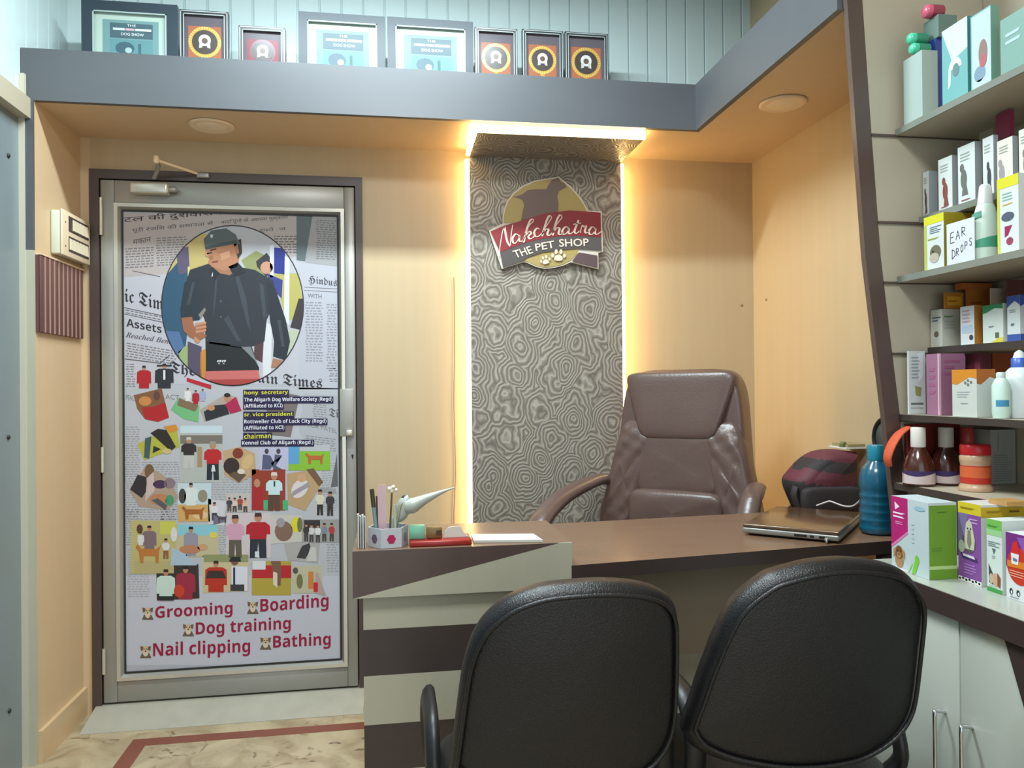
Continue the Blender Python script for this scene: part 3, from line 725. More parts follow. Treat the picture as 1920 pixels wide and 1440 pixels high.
# papers on the backpack
zt_ = bc.z+ztop+.006
a = PY(1570, 846, bc.y); b = PY(1668, 851, bc.y)
pb = thing('booklet', 'open green and white booklet lying on top of the backpack', 'booklet', (a.x+.05, bc.y, zt_))
obj('page', MB().box(a.x, min(b.x, XR-.01), bc.y-.05, bc.y+.05, zt_, zt_+.004, PAPER), pb)
x2 = min(PY(1600, 840, bc.y).x, XR-.07)
obj('cover', MB().box(x2, min(b.x, XR-.01), bc.y-.045, bc.y+.045, zt_+.0045, zt_+.014, mat((150, 136, 96), .6, var=.1)), pb)
obj('curled_leaf', MB().prism([(a.x, bc.y-.03, zt_+.0045), (a.x+.035, bc.y-.03, zt_+.0045), (a.x+.018, bc.y-.03, zt_+.014), (a.x+.008, bc.y-.03, zt_+.022), (a.x+.001, bc.y-.03, zt_+.014)], (0, .02, 0), mat((104, 108, 66), .6, var=.3, scale=(60, 60, 60))), pb)
# white cable from laptop to bottle
cb_pts = [PY(x, y, Y) for x, y, Y in ((1531, 948, 2.20), (1545, 943, 2.18), (1556, 940, 2.17), (1568, 944, 2.15), (1583, 949, 2.12), (1598, 949, 2.09), (1610, 941, 2.06), (1617, 930, 2.03), (1622, 915, 2.00), (1621, 898, 1.98), (1626, 893, 1.97), (1632, 897, 1.97))]
solid('charger_cable', 'white charging cable looping over the laptop towards the blue bottle', 'cable', MB().tube(spline(cb_pts, 6), .0026, mat((196, 186, 182), .4, var=.02), 8))
# blue bottle
p = PZ(1658, 1004, DZ); bx, by = p.x, p.y+.03
w_ = (PY(1686, 950, by).x-PY(1630, 950, by).x)/2
def zy(y): return PY(1655, y, by).z-DZ
TEAL = mat((20, 86, 112), .22, var=.12, scale=(6, 6, 14), coat=.5)
bt = thing('water_bottle', 'teal blue plastic water bottle standing between backpack and boxes', 'bottle', (bx, by, DZ))
prof = [(w_*.80, .0), (w_*.98, .006)]
for k in range(5):
    z = .02+k*.022; prof += [(w_, z), (w_*.93, z+.008), (w_, z+.015)]
prof += [(w_, zy(905)), (w_*.97, zy(890)), (w_*.80, zy(876)), (w_*.52, zy(866)), (w_*.48, zy(862))]
obj('bottle_body', MB().lathe(prof, (bx, by, DZ+.0008), TEAL, 32), bt)
zc_ = zy(862); obj('cap', MB().lathe([(w_*.50, zc_), (w_*.52, zc_+.004), (w_*.50, zy(836)), (w_*.46, zy(834))], (bx, by, DZ), mat((30, 128, 150), .3, var=.05), 28), bt)
# round wall mirror half hidden by the shelf panel
mr = thing('wall_mirror', 'small round black-rimmed mirror on the wall beside the shelf panel', 'mirror', (XR-.01, 2.06, PX(1662, 822, XR).z))
cz_ = PX(1662, 822, XR).z; cyy = PX(1666, 822, XR).y
obj('glass', MB().lathe([(0, .004), (.062, .004), (.062, 0)], (XR-.0006, cyy, cz_), mat((210, 214, 210), .08, metal=.8, var=0), 32, (-1, 0, 0)), mr)
obj('rim', MB().tube([(XR-.0068, cyy+.064*math.cos(2*math.pi*k/40), cz_+.064*math.sin(2*math.pi*k/40)) for k in range(40)], .006, BLACKP, 10, True), mr)
# loose brown wire on the wall left of the light strip
solid('wall_wire', 'thin brown wire hanging down the wall beside the light strip', 'wire', MB().tube(spline([PY(x, y, YB-.004) for x, y in ((851, 520), (852, 640), (851, 760), (854, 880), (851, 960), (852, 1040))], 5), .0016, mat((120, 92, 66), .5, var=.05), 6))
for x, y in ((1390, 572),):
    q = PY(x, y, YB); solid('wall_screw', 'small brass screw in the back wall above the executive chair', 'screw', MB().lathe([(.0055, 0), (.005, .003), (0, .004)], q+Vector((0, -.0006, 0)), mat((150, 116, 72), .4, var=.1), 12, (0, -1, 0)), 'brass screws in the walls')
q = PX(1437, 562, XR); solid('wall_screw', 'small brass screw in the right-hand wall near the corner', 'screw', MB().lathe([(.0055, 0), (.005, .003), (0, .004)], q, mat((150, 116, 72), .4, var=.1), 12, (-1, 0, 0)), 'brass screws in the walls')

# switchboard and maroon fluted panel on the niche wall
def PL(x, y): return PX(x, y, XL)
sb_ = thing('switchboard', 'cream electrical switchboard with two rows of switches on the niche wall', 'switchboard', PL(135, 440))
ya, yb2 = PX(112, 440, XL+.03).y, YB-.022
za, zb2 = PX(120, 489, XL+.03).z+.02, PX(120, 392, XL+.03).z-.01
mb = MB(); mb.box(XL+.0005, XL+.032, ya, yb2, za, zb2, mat((206, 212, 196), .35, var=.03), .004); obj('box', mb, sb_)
mb = MB(); mb.box(XL+.0325, XL+.040, ya-.003, yb2+.003, za-.004, zb2+.004, mat((226, 206, 176), .3, var=.03), .003); pl_ = obj('cover_plate', mb, sb_)
hz = (zb2-za); wy = yb2-ya
for r_ in range(2):
    z0 = za+hz*(.10+.47*r_); z1 = z0+hz*.36
    obj('switch_recess', MB().box(XL+.040, XL+.041, ya+wy*.2, yb2-wy*.06, z0, z1, BROWN_D), pl_)
    for k in range(6):
        y = ya+wy*(.22+.118*k); mb = MB(); zl = z0+hz*.05; zh = z1-hz*.05
        if r_ == 1 and k == 0: continue
        mb.add([(XL+.041, y, zl), (XL+.041, y+wy*.09, zl), (XL+.041, y+wy*.09, zh), (XL+.041, y, zh), (XL+.0455, y, zl), (XL+.0455, y+wy*.09, zl), (XL+.0425, y+wy*.09, zh), (XL+.0425, y, zh)], [(4, 5, 6, 7), (0, 4, 7, 3), (1, 2, 6, 5), (3, 7, 6, 2), (0, 1, 5, 4)], mat((232, 218, 190), .3, var=.02))
        obj('switch', mb, pl_)
for zz_ in (za+hz*.2, za+hz*.75): obj('mounting_screw', MB().lathe([(.003, 0), (.003, .001)], (XL+.040, ya+wy*.09, zz_), BLACKP, 10, (1, 0, 0)), pl_)
z1, z0 = PL(66, 477).z, PL(66, 622).z; z1b = PL(165, 520).z
mb = MB(); mb.box(XL, XL+.010, YF+.002, YB-.015, z0, z1, MAROON)
npl = 10; wd = (YB-.015-YF-.002)/npl
for k in range(npl): mb.box(XL+.010, XL+.0150, YF+.004+k*wd, YF+.002+(k+1)*wd-.004, z0, z1, MAROON, .002, 2)
mb.box(XL, XL+.018, YF+.002, YB-.015, z1, z1+.006, mat((226, 196, 166), .4))
tp_ = struct('trim_6', mb, 'maroon fluted panel band on the niche wall below the switchboard')
# grooves between flutes show the cream backing
mb = MB()
for k in range(1, npl): mb.box(XL+.0101, XL+.0165, YF+.002+k*wd-.0030, YF+.004+k*wd+.0010, z0, z1, mat((178, 136, 120), .5))
obj('groove', mb, tp_)

# recessed downlights in the soffit
for x, y, lab in ((397, 235, 'round recessed downlight in the soffit above the poster door'), (1468, 193, 'round recessed downlight in the soffit wing near the shelves')):
    q = PZ(x, y, ZS); t = thing('downlight', lab, 'ceiling light', q, 'round downlights in the soffit')
    W_ = mat((232, 206, 176), .35, var=.03)
    obj('rim', MB().lathe([(.078, -.0015), (.078, -.004), (.070, -.008), (.060, -.006)], q, W_, 36), t)
    obj('diffuser', MB().lathe([(.060, -.004), (.045, -.008), (.02, -.010), (0, -.0105)], q, mat((238, 216, 188), .3, var=.02), 36), t)
# ================================================================== PRODUCT SHELVES ON THE RIGHT
SP, SB = 1.75, 1.768
su = thing('shelf_unit', 'cream product shelving unit with a slanted dark brown end edge on the right wall', 'shelf', (1.38, 1.2, CZ))
edge_ = [(2.895, 1.092), (2.137, 1.137), (1.844, 1.155), (1.523, 1.177), (1.309, 1.202), (1.121, 1.225), (1.054, 1.231), (.8, 1.256), (0.0, 1.33)]
mb = MB(); mb.prism([(x+.0, SP+.001, z) for z, x in edge_]+[(XR-.002, SP+.001, 0), (XR-.002, SP+.001, 2.895)], (0, .016, 0), BROWN_D, SHELFC); obj('end_panel', mb, su)
mb = MB()
for k in range(len(edge_)-1):
    (za, xa), (zb, xb) = edge_[k], edge_[k+1]
    mb.add([(xa-.001, SP, za), (xa+.041, SP, za), (xb+.041, SP, zb), (xb-.001, SP, zb)], [(3, 2, 1, 0)], BROWN)
    mb.add([(xa-.001, SP, za), (xb-.001, SP, zb), (xb-.001, SB, zb), (xa-.001, SB, za)], [(0, 1, 2, 3)], BROWN)
obj('edge_band', mb, su)
obj('back_panel', MB().box(XR-.010, XR-.002, .6, SP-.001, CZ+.001, 2.895, SHELFC), su)
Z6 = PX(1840, 160, 1.262).z
SHELVES = {.953: 1.245, 1.125: 1.262, 1.293: 1.345, 1.472: 1.262, 1.624: 1.325, Z6: 1.262}
EDGE_D = mat((58, 50, 46), .4, var=.1); EDGE_G = mat((124, 128, 118), .3, var=.05)
def edge_x(z):
    for (za, xa), (zb, xb) in zip(edge_, edge_[1:]):
        if zb <= z <= za: return xa+(xb-xa)*(za-z)/(za-zb)
for z, x in SHELVES.items():
    mb = MB(); th = .016; ed = EDGE_D if z < 1.4 else EDGE_G
    mb.box(x+.004, XR-.012, .6, SP-.001, z-th, z-.0003, SHELFC); mb.box(x, x+.004, .6, SP-.001, z-th, z-.0003, ed)
    mb.box(edge_x(z)+.041, XR-.012, SP-.004, SP-.001, z-th-.003, z-th+.003, BROWN); obj('shelf', mb, su)

def quad(mb, f, a0, b0, a1, b1, col, d=.0004): mb.poly([f(a0, b0, d), f(a1, b0, d), f(a1, b1, d), f(a0, b1, d)], ink(col))
def pg(mb, f, pts, col, d=.0006): mb.poly([f(a, b, d) for a, b in pts], ink(col))
def bars(mb, f, a0, b0, a1, b1, n, col, d=.0008, seed=1):
    r = random.Random(seed)
    for k in range(n):
        b = b1-(b1-b0)*(k+.25)/n; h = (b1-b0)/n*.42
        mb.poly([f(a0, b-h, d), f(a0+(a1-a0)*r.uniform(.6, 1), b-h, d), f(a0+(a1-a0)*r.uniform(.6, 1), b, d), f(a0, b, d)], ink(col))
def disc(mb, f, a, b, ra, rb, col, d=.0007, n=20): mb.poly([f(a+ra*math.cos(2*math.pi*k/n), b+rb*math.sin(2*math.pi*k/n), d) for k in range(n)], ink(col))
def dog_head(mb, f, a, b, s, asp, c1, c2, c3=(40, 34, 30), d=.0008):
    """generic dog portrait; asp = width/height correction"""
    disc(mb, f, a, b-.55*s, .42*s*asp, .55*s, c2, d); disc(mb, f, a, b, .40*s*asp, .48*s, c1, d+.0002)
    for sx in (-1, 1): pg(mb, f, [(a+sx*.25*s*asp, b+.35*s), (a+sx*.55*s*asp, b+.15*s), (a+sx*.55*s*asp, b-.45*s), (a+sx*.36*s*asp, b-.2*s)], c2, d+.0003)
    disc(mb, f, a, b-.2*s, .2*s*asp, .22*s, c2, d+.0004); disc(mb, f, a, b-.12*s, .07*s*asp, .06*s, c3, d+.0006, 10)
    for sx in (-1, 1): disc(mb, f, a+sx*.16*s*asp, b+.12*s, .05*s*asp, .05*s, c3, d+.0005, 10)

def carton(label, z0, xf, xn, xe, yt, base, X=None, yb=None, art=None, side=None, cat='box', group=None, name='carton', dep=None):
    """standing box: front faces the aisle (-x) from far edge xf to near edge xn, end faces the camera out to xe"""
    if X is None: q = PZ(xn, yb, z0); X, Yn = q.x, q.y
    else: Yn = PX(xn, 700, X).y
    Yf = PX(xf, 700, X).y; zt = PX(xn, yt, X).z
    dp = dep or max(.012, PY(xe, 700, Yn).x-X)
    for zs in SHELVES:
        if z0+.012 < zs-.016 < zt+.003 and X+dp > SHELVES[zs]: zt = zs-.0205
    h = zt-z0
    Yf = min(Yf, SP-.004)
    z0 += .0004
    mb = MB(); mb.box(X, X+dp, Yn, Yf, z0, zt, mat(base, .38, var=.03))
    f = face_frame((X, Yf, z0), (0, Yn-Yf, 0), (0, 0, zt-z0)); g = face_frame((X, Yn, z0), (dp, 0, 0), (0, 0, zt-z0))
    if art: art(mb, f, g)
    if side: quad(mb, g, 0, 0, 1, 1, side, .0002)
    o = solid(name, label, cat, mb, GRP[round(z0-.0004, 3)] if round(z0-.0004, 3) in GRP else group)
    return X, Yn, Yf, zt, dp

GRP = {CZ: 'product boxes standing on the counter', 1.125: 'boxes on the shelf above the syrup bottles', 1.293: 'medicine cartons on the middle shelf', 1.472: 'boxes on the shelf with the handwritten card', 1.624: 'white pet medicine boxes on the upper shelf', round(Z6, 3): 'tall boxes on the top shelf'}
# ---- counter row
def a1(mb, f, g):
    pg(mb, f, [(0, 1), (.46, 1), (.46, .56), (.02, .33), (0, .33)], (178, 30, 110), .0004); pg(mb, f, [(0, .33), (.02, .33), (.46, .56), (.46, .52), (.03, .29), (0, .29)], (214, 120, 170), .0005)
    pg(mb, f, [(.10, .93), (.24, .87), (.12, .82)], (240, 220, 232)); bars(mb, f, .06, .70, .42, .80, 2, (244, 226, 236)); bars(mb, f, .12, .62, .40, .67, 2, (222, 150, 190), seed=4)
    dog_head(mb, f, .22, .24, .19, 1.5, (124, 82, 48), (170, 132, 88))
    quad(mb, f, 0, 0, .45, .03, (230, 214, 224), .0005)
    disc(mb, f, .78, .90, .14, .03, (150, 186, 200)); bars(mb, f, .56, .40, .64, .70, 5, (176, 198, 200), seed=8)
    disc(mb, f, .70, .22, .05, .05, (110, 190, 50)); pg(mb, f, [(.68, .26), (.76, .20), (.66, .02), (.56, .0), (.60, .10)], (120, 196, 60), .0008); pg(mb, f, [(.55, .12), (.60, .16), (.50, .02), (.46, .02)], (140, 206, 90), .0008)
    quad(mb, g, .02, 0, .98, .965, (106, 148, 44), .0004); quad(mb, g, .02, .13, .98, .175, (176, 206, 130), .0006); bars(mb, g, .30, .86, .7, .89, 1, (78, 116, 36)); bars(mb, g, .1, .36, .6, .42, 2, (92, 132, 40), seed=3)
    quad(mb, g, .10, .20, .12, .85, (120, 164, 56), .0006)
b1_ = carton('pink white and green box with dog portrait, farthest box on the counter', CZ, 1668, 1742, 1790, 944, (190, 204, 206), yb=1088, art=a1)
def a2(mb, f, g):
    quad(mb, f, 0, 0, 1, .86, (130, 76, 150), .0003); quad(mb, f, 0, .86, 1, 1, (206, 186, 40), .0003); bars(mb, f, .12, .90, .8, .955, 1, (150, 120, 30))
    pg(mb, f, [(0, .86), (.45, .86), (.2, .4), (0, .4)], (120, 106, 148), .0005)
    bars(mb, f, .5, .74, .95, .82, 2, (196, 150, 206))
    disc(mb, f, .48, .50, .30, .13, (92, 84, 86)); pg(mb, f, [(.36, .74), (.50, .80), (.62, .74), (.74, .55), (.70, .42), (.28, .42), (.30, .58)], (196, 190, 168), .0009); pg(mb, f, [(.44, .66), (.56, .66), (.60, .50), (.50, .42), (.40, .50)], (132, 120, 104), .0011)
    for a in (.44, .57): disc(mb, f, a, .68, .03, .012, (30, 26, 26), .0013, 8)
    disc(mb, f, .16, .44, .14, .08, (176, 180, 160), .0010); pg(mb, f, [(.10, .36), (.80, .33), (.86, .28), (.20, .30)], (70, 46, 96), .0012); pg(mb, f, [(.20, .355), (.70, .345), (.76, .31), (.24, .325)], (214, 204, 220), .0014)
    bars(mb, f, .25, .10, .80, .24, 4, (172, 120, 186), seed=5)
    quad(mb, f, 0, 0, 1, .055, (232, 228, 226), .0006)
    for k in range(7): disc(mb, f, .07+.14*k, .028+.012*(k % 2), .05, .016, (36, 30, 34), .0009, 8)
    quad(mb, g, 0, .845, 1, .97, (196, 164, 40), .0004); bars(mb, g, .12, .88, .5, .94, 1, (150, 116, 36)); bars(mb, g, .62, .88, .95, .94, 1, (120, 90, 30), seed=7)
b2_ = carton('purple box with yellow header and long haired dog picture on the counter', CZ, 1793, 1841, 1960, 948, (206, 206, 200), yb=1101, art=a2, dep=.10)
def a3(mb, f, g):
    quad(mb, f, 0, .86, 1, 1, (116, 180, 84), .0004); quad(mb, f, 0, .78, 1, .86, (150, 200, 140), .0004); bars(mb, f, .1, .88, .8, .93, 1, (70, 140, 60))
    bars(mb, f, .1, .62, .9, .70, 3, (120, 140, 140), seed=2); pg(mb, f, [(.35, .60), (.6, .60), (.48, .52)], (84, 116, 110)); bars(mb, f, .35, .46, .6, .51, 2, (150, 170, 170), seed=6)
    pg(mb, f, [(.12, .38), (.38, .26), (.42, .10), (.14, .12)], (70, 74, 70)); disc(mb, f, .30, .18, .14, .07, (186, 172, 156), .0009); disc(mb, f, .58, .18, .18, .09, (206, 158, 128), .0010); pg(mb, f, [(.70, .28), (.90, .22), (.88, .08), (.70, .10)], (132, 78, 50), .0011)
    quad(mb, f, 0, .0, 1, .055, (70, 150, 76), .0005); bars(mb, f, .1, .06, .8, .10, 2, (190, 214, 190), seed=9)
b3_ = carton('slim white box with green bands and puppy picture on the counter', CZ, 1846, 1880, 1955, 978, (210, 218, 212), yb=1116, art=a3, dep=.072)
def a4(mb, f, g):
    pg(mb, f, [(0, 1), (1, 1), (1, .35), (.8, .3), (.5, .26), (.2, .32), (0, .5)], (116, 44, 122), .0004); disc(mb, f, .55, .52, .50, .28, (196, 52, 30), .0006, 28)
    pg(mb, f, [(.45, .95), (1, .98), (1, .60), (.75, .72)], (136, 84, 166), .0008)
    pg(mb, f, [(.28, .86), (.46, .90), (.56, .74), (.52, .70), (.22, .70)], (206, 40, 44), .0010); pg(mb, f, [(.22, .70), (.54, .70), (.50, .54), (.24, .54)], (222, 224, 226), .0012); pg(mb, f, [(.30, .64), (.48, .62), (.46, .58), (.30, .59)], (96, 116, 160), .0014)
    pg(mb, f, [(.06, .58), (.95, .60), (.95, .50), (.06, .48)], (214, 120, 40), .0011); bars(mb, f, .15, .34, .9, .45, 3, (232, 160, 130), .0012, seed=3)
    for a in (.20, .48): 
        mb.poly([f(a+.07*math.cos(t_*math.pi/4), .115+.05*math.sin(t_*math.pi/4), .0008) for t_ in range(8)], ink((40, 36, 40))); disc(mb, f, a+.02, .105, .035, .026, (214, 216, 216), .0010, 8)
    bars(mb, f, .15, .02, .6, .05, 1, (150, 150, 158))
carton('purple and red box with white tube picture, nearest box on the counter', CZ, 1882, 1935, 1990, 1008, (216, 218, 218), yb=1136, art=a4, dep=.055)
carton('thin gold coloured box lying on top of the purple box', b2_[3], 1850, 1885, 1920, 941, (186, 142, 84), X=b2_[0]+.035, dep=.05)

# ---- shelf just above the counter: syrup bottles, jar, cartons
z0 = .953
AMB = mat((70, 30, 22), .16, var=.1, coat=.5)
def syrup(label, xc, Y):
    X = PY(xc, 860, Y).x; r = (PY(xc+25, 860, Y).x-X)
    t = thing('syrup_bottle', label, 'bottle', (X, Y, z0), 'brown syrup bottles')
    zy = lambda y: min(PY(xc, y, Y).z, 1.104-.0004*(y-801))
    obj('bottle_body', MB().lathe([(r*.94, z0+.0004), (r, z0+.004), (r, zy(886)), (r*.97, zy(872)), (r*.72, zy(852)), (r*.46, zy(842)), (r*.44, zy(832))], (X, Y, 0), AMB, 32), t)
    obj('cap', MB().lathe([(r*.46, zy(838)), (r*.47, zy(837)), (r*.47, zy(803)), (r*.43, zy(801))], (X, Y, 0), mat((214, 208, 198), .35, var=.03), 24), t)
    mb = MB(); n = 24
    def cyl(a): return X+r*1.012*math.sin(a), Y-r*1.012*math.cos(a)
    A = [-2.0+2.9*k/n for k in range(n+1)]
    zl, zh = max(zy(918), z0+.006), zy(888); zt = zy(882)
    mb.add([(*cyl(a), zz_) for a in A for zz_ in (zl, zh+.004*math.sin(a*2))], [(2*k, 2*k+2, 2*k+3, 2*k+1) for k in range(n)], ink((206, 188, 184)), True)
    mb.add([(*cyl(a), zz_) for a in A for zz_ in (zh+.004*math.sin(a*2), zt+.001)], [(2*k, 2*k+2, 2*k+3, 2*k+1) for k in range(n)], ink((66, 48, 92)), True)
    obj('label', mb, t)
syrup('brown syrup bottle with white cap, next to the shelf end panel', 1722, 1.69)
syrup('brown syrup bottle with white cap, right of its twin and left of the red-capped jar', 1774, 1.69)
Y = 1.575; xc = 1829; X = PY(xc, 880, Y).x; r = PY(xc+24, 880, Y).x-X; zy = lambda y: PY(xc, y, Y).z
t = thing('powder_jar', 'red and orange powder jar with red lid on the lowest shelf', 'jar', (X, Y, z0))
obj('jar_body', MB().lathe([(r*1.06, z0+.0004), (r*1.1, z0+.004), (r*1.02, z0+.011), (r*.92, z0+.016), (r*.92, zy(872)), (r*.98, zy(864)), (r*1.0, zy(856)), (r*.86, zy(851))], (X, Y, 0), mat((186, 152, 122), .3, var=.06), 32), t)
mb = MB(); n = 22; A = [-2.2+3.4*k/n for k in range(n+1)]
cy_ = lambda a, e=1.0: (X+r*.935*e*math.sin(a), Y-r*.935*e*math.cos(a))
mb.add([(*cy_(a), q) for a in A for q in (z0+.018, zy(872))], [(2*k, 2*k+2, 2*k+3, 2*k+1) for k in range(n)], ink((188, 50, 38)), True)
mb.add([(*cy_(a, 1.01), q) for a in A for q in (zy(894), zy(874))], [(2*k, 2*k+2, 2*k+3, 2*k+1) for k in range(n)], ink((206, 96, 54)), True)
obj('label', mb, t)
obj('lid', MB().lathe([(r*.94, zy(852)), (r*.96, zy(851)), (r*.96, zy(836)), (r*.90, zy(833)), (0, zy(832.5))], (X, Y, 0), mat((190, 28, 34), .3, var=.05), 32), t)
Y = 1.66; xa, xb = PY(1857, 860, Y).x, XR-.014
def a5(mb, f, g):
    bars(mb, g, .15, .05, .9, .55, 12, (146, 148, 144), .0006, 4); quad(mb, g, .3, .62, .32, .95, (120, 120, 114), .0005)
mb = MB(); zt = PY(1870, 806, Y).z; mb.box(xa, xb, Y, SP-.006, z0+.0004, zt, mat((166, 168, 160), .5, var=.03)); a5(mb, None, face_frame((xa, Y, z0), (xb-xa, 0, 0), (0, 0, zt-z0)))
solid('carton', 'plain grey carton with fine print at the right end of the lowest shelf', 'box', mb)
Y = 1.734; mb = MB(); xa, xb = PY(1702, 800, Y).x, PY(1800, 800, Y).x; mb.box(xa, xb, Y, SP-.003, z0+.0004, 1.100, mat((120, 34, 30), .5, var=.08)); solid('carton', 'dark red carton standing behind the two syrup bottles', 'box', mb)
Y = 1.70; X = PY(1812, 815, Y).x; zy = lambda y: PY(1812, y, Y).z
t = thing('spray_bottle', 'pink and red capped bottle between the syrup bottles and grey carton', 'bottle', (X, Y, z0))
obj('bottle_body', MB().lathe([(.021, z0+.0004), (.022, z0+.004), (.022, zy(850)), (.014, zy(836))], (X, Y, 0), mat((140, 44, 40), .35, var=.05), 20), t)
obj('cap', MB().lathe([(.0145, zy(836)), (.016, zy(834)), (.016, zy(803)), (.012, zy(801))], (X, Y, 0), mat((196, 70, 66), .35, var=.05), 20), t)
pth = [PY(x, y, Y) for x, y, Y in ((1704, 801, 1.7245), (1698, 804, 1.7245), (1684, 815, 1.723), (1671, 836, 1.719), (1664, 858, 1.717), (1667, 874, 1.717))]
solid('orange_cloth', 'bright orange cloth strip hanging down beside the shelf end panel and bottle', 'cloth', MB().tube(spline(pth, 6), [.008+.009*math.sin(math.pi*min(1, (k+4)/38)) for k in range(31)], mat((196, 80, 44), .7, var=.12, bump=.3, bscale=300), 12, flat=(1.0, .28)))

# ---- shelf at 1.125
z0 = 1.125
def w1(mb, f, g):
    bars(mb, g, .15, .55, .7, .92, 7, (150, 166, 170), .0006, 11); pg(mb, g, [(.35, .45), (.75, .42), (.7, .28), (.4, .30)], (150, 146, 100)); pg(mb, g, [(.5, .95), (.9, .98), (.85, .6), (.6, .5)], (226, 230, 236), .0005)
    quad(mb, g, .1, .15, .85, .18, (110, 112, 116), .0006); quad(mb, g, .1, .09, .85, .105, (160, 160, 164), .0006)
carton('tall narrow white carton with plant picture, at the far end of its shelf', z0, 1701, 1704, 1735, 658, (206, 212, 208), X=1.272, art=w1)
def w2(mb, f, g):
    quad(mb, f, .90, 0, 1, 1, (214, 176, 196), .0004); quad(mb, g, 0, 0, .06, 1, (214, 176, 196), .0004)
    bars(mb, g, .2, .62, .8, .92, 3, (150, 84, 116), .0006, 2); bars(mb, f, .2, .3, .8, .8, 4, (150, 92, 124), .0006, 3)
carton('mauve pink box, taller than the orange and white box in front of it', z0, 1737, 1761, 1810, 658, (152, 104, 130), X=1.284, art=w2)
def w3(mb, f, g):
    for q, w_ in ((f, 1), (g, 1)):
        pg(mb, q, [(0, 1), (1, 1), (1, .80), (.7, .84), (.4, .74), (.2, .68), (0, .70)], (206, 132, 40) if q is f else (170, 96, 36), .0004)
    for a, b in ((.55, .72), (.66, .77), (.78, .73), (.66, .68)): disc(mb, f, a, b, .05, .03, (120, 120, 116), .0008, 8)
    bars(mb, f, .2, .40, .8, .55, 3, (176, 182, 184), seed=8); bars(mb, f, .35, .26, .7, .30, 1, (140, 140, 140))
carton('white and orange box with paw logo in front of the mauve pink box', z0, 1785, 1831, 1866, 692, (196, 200, 194), X=1.274, art=w3)
carton('dark maroon carton standing behind the white and orange box', z0, 1812, 1838, 1858, 658, (112, 50, 62), X=1.372)
carton('burnt orange carton at the back beside the blue-collared bottle', z0, 1859, 1861, 1910, 660, (160, 80, 40), X=1.415)
def bottle(name, label, xc, X, r, prof, m, extra=()):
    Y = PX(xc, 740, X).y; zy = lambda y: PX(xc, y, X).z
    t = thing(name, label, 'bottle', (X, Y, z0), 'lotion bottles')
    obj('bottle_body', MB().lathe([(rr_*r, (z0+.0005) if y is None else zy(y)) for rr_, y in prof], (X, Y, 0), m, 28), t)
    for nm, pf, mm in extra: obj(nm, MB().lathe([(rr_*r, zy(y)) for rr_, y in pf], (X, Y, 0), mm, 28), t)
    return X, Y, zy, t
WB = mat((206, 216, 214), .3, var=.03)
X, Y, zy, t = bottle('lotion_bottle', 'white lotion bottle with blue collar and nozzle at the picture edge', 1912, 1.345, .034, ((.95, None), (1.0, 772), (1.0, 712), (.9, 702), (.62, 692), (.5, 689)), WB, (('collar', ((.46, 689), (.46, 672), (.4, 671)), mat((60, 96, 176), .35)), ('nozzle', ((.36, 671), (.26, 661), (.1, 657), (0, 656)), WB)))
mb = MB(); n = 10; A = [-.45+1.2*k/n for k in range(n+1)]; mb.add([(X+.0346*math.sin(a), Y-.0346*math.cos(a), q) for a in A for q in (zy(750), zy(706))], [(2*k, 2*k+2, 2*k+3, 2*k+1) for k in range(n)], ink((160, 92, 130)), True); obj('label', mb, t)
X, Y, zy, t = bottle('lotion_bottle', 'small pale green bottle with blue splash label left of the blue-collared bottle', 1877, 1.292, .0175, ((.9, None), (1, 774), (1, 722), (.7, 712), (.5, 708)), mat((196, 220, 208), .3, var=.04), (('cap', ((.52, 708), (.52, 700), (.4, 698)), mat((190, 206, 200), .35)),))
mb = MB(); n = 8; A = [-1.3+1.5*k/n for k in range(n+1)]; mb.add([(X+.0178*math.sin(a), Y-.0178*math.cos(a), q) for a in A for q in (zy(762), zy(750))], [(2*k, 2*k+2, 2*k+3, 2*k+1) for k in range(n)], ink((70, 140, 176)), True); obj('label', mb, t)

# ---- shelf at 1.293
z0 = 1.293
def s1(mb, f, g):
    bars(mb, f, .15, .66, .9, .82, 2, (70, 100, 110), .0006, 2); disc(mb, f, .5, .34, .2, .08, (110, 100, 80)); bars(mb, g, .1, .74, .7, .84, 1, (110, 150, 90)); bars(mb, g, .1, .45, .8, .7, 3, (176, 176, 170), seed=5)
c1 = carton('small white medicine carton with green print, leftmost on its shelf', z0, 1746, 1768, 1801, 579, (196, 196, 184), X=1.352, art=s1)
def s2(mb, f, g):
    bars(mb, f, .15, .55, .8, .92, 4, (196, 150, 160), .0006, 3); disc(mb, f, .78, .18, .14, .07, (60, 64, 72)); quad(mb, f, .1, .3, .9, .5, (176, 190, 206), .0004)
carton('white medicine carton with orange end, in front of the big orange carton', z0, 1802, 1828, 1843, 572, (206, 210, 212), X=1.358, art=s2, side=(186, 126, 56))
def s3(mb, f, g):
    pg(mb, f, [(0, 1), (1, 1), (1, .86), (.6, .90), (.2, .80), (0, .78)], (52, 130, 84), .0004); bars(mb, f, .3, .38, .6, .46, 1, (130, 140, 140)); quad(mb, f, .62, .12, .8, .26, (96, 100, 80), .0006); pg(mb, f, [(.4, 0), (1, 0), (1, .12), (.8, .12)], (206, 196, 60), .0005)
carton('white box with green wave on top beside the blue and white box', z0, 1844, 1882, 1888, 568, (206, 214, 208), X=1.36, art=s3)
def s4(mb, f, g):
    for q in (f, g):
        pg(mb, q, [(0, 1), (1, 1), (1, .78), (.6, .88), (.3, .82), (0, .74)], (56, 84, 160), .0004); quad(mb, q, 0, 0, 1, .15, (60, 86, 156), .0004); bars(mb, q, .2, .62, .8, .70, 2, (140, 150, 160), seed=3); bars(mb, q, .3, .3, .6, .42, 1, (110, 120, 120))
carton('blue and white medicine box at the right picture edge of its shelf', z0, 1890, 1914, 1950, 552, (206, 214, 216), X=1.36, art=s4)
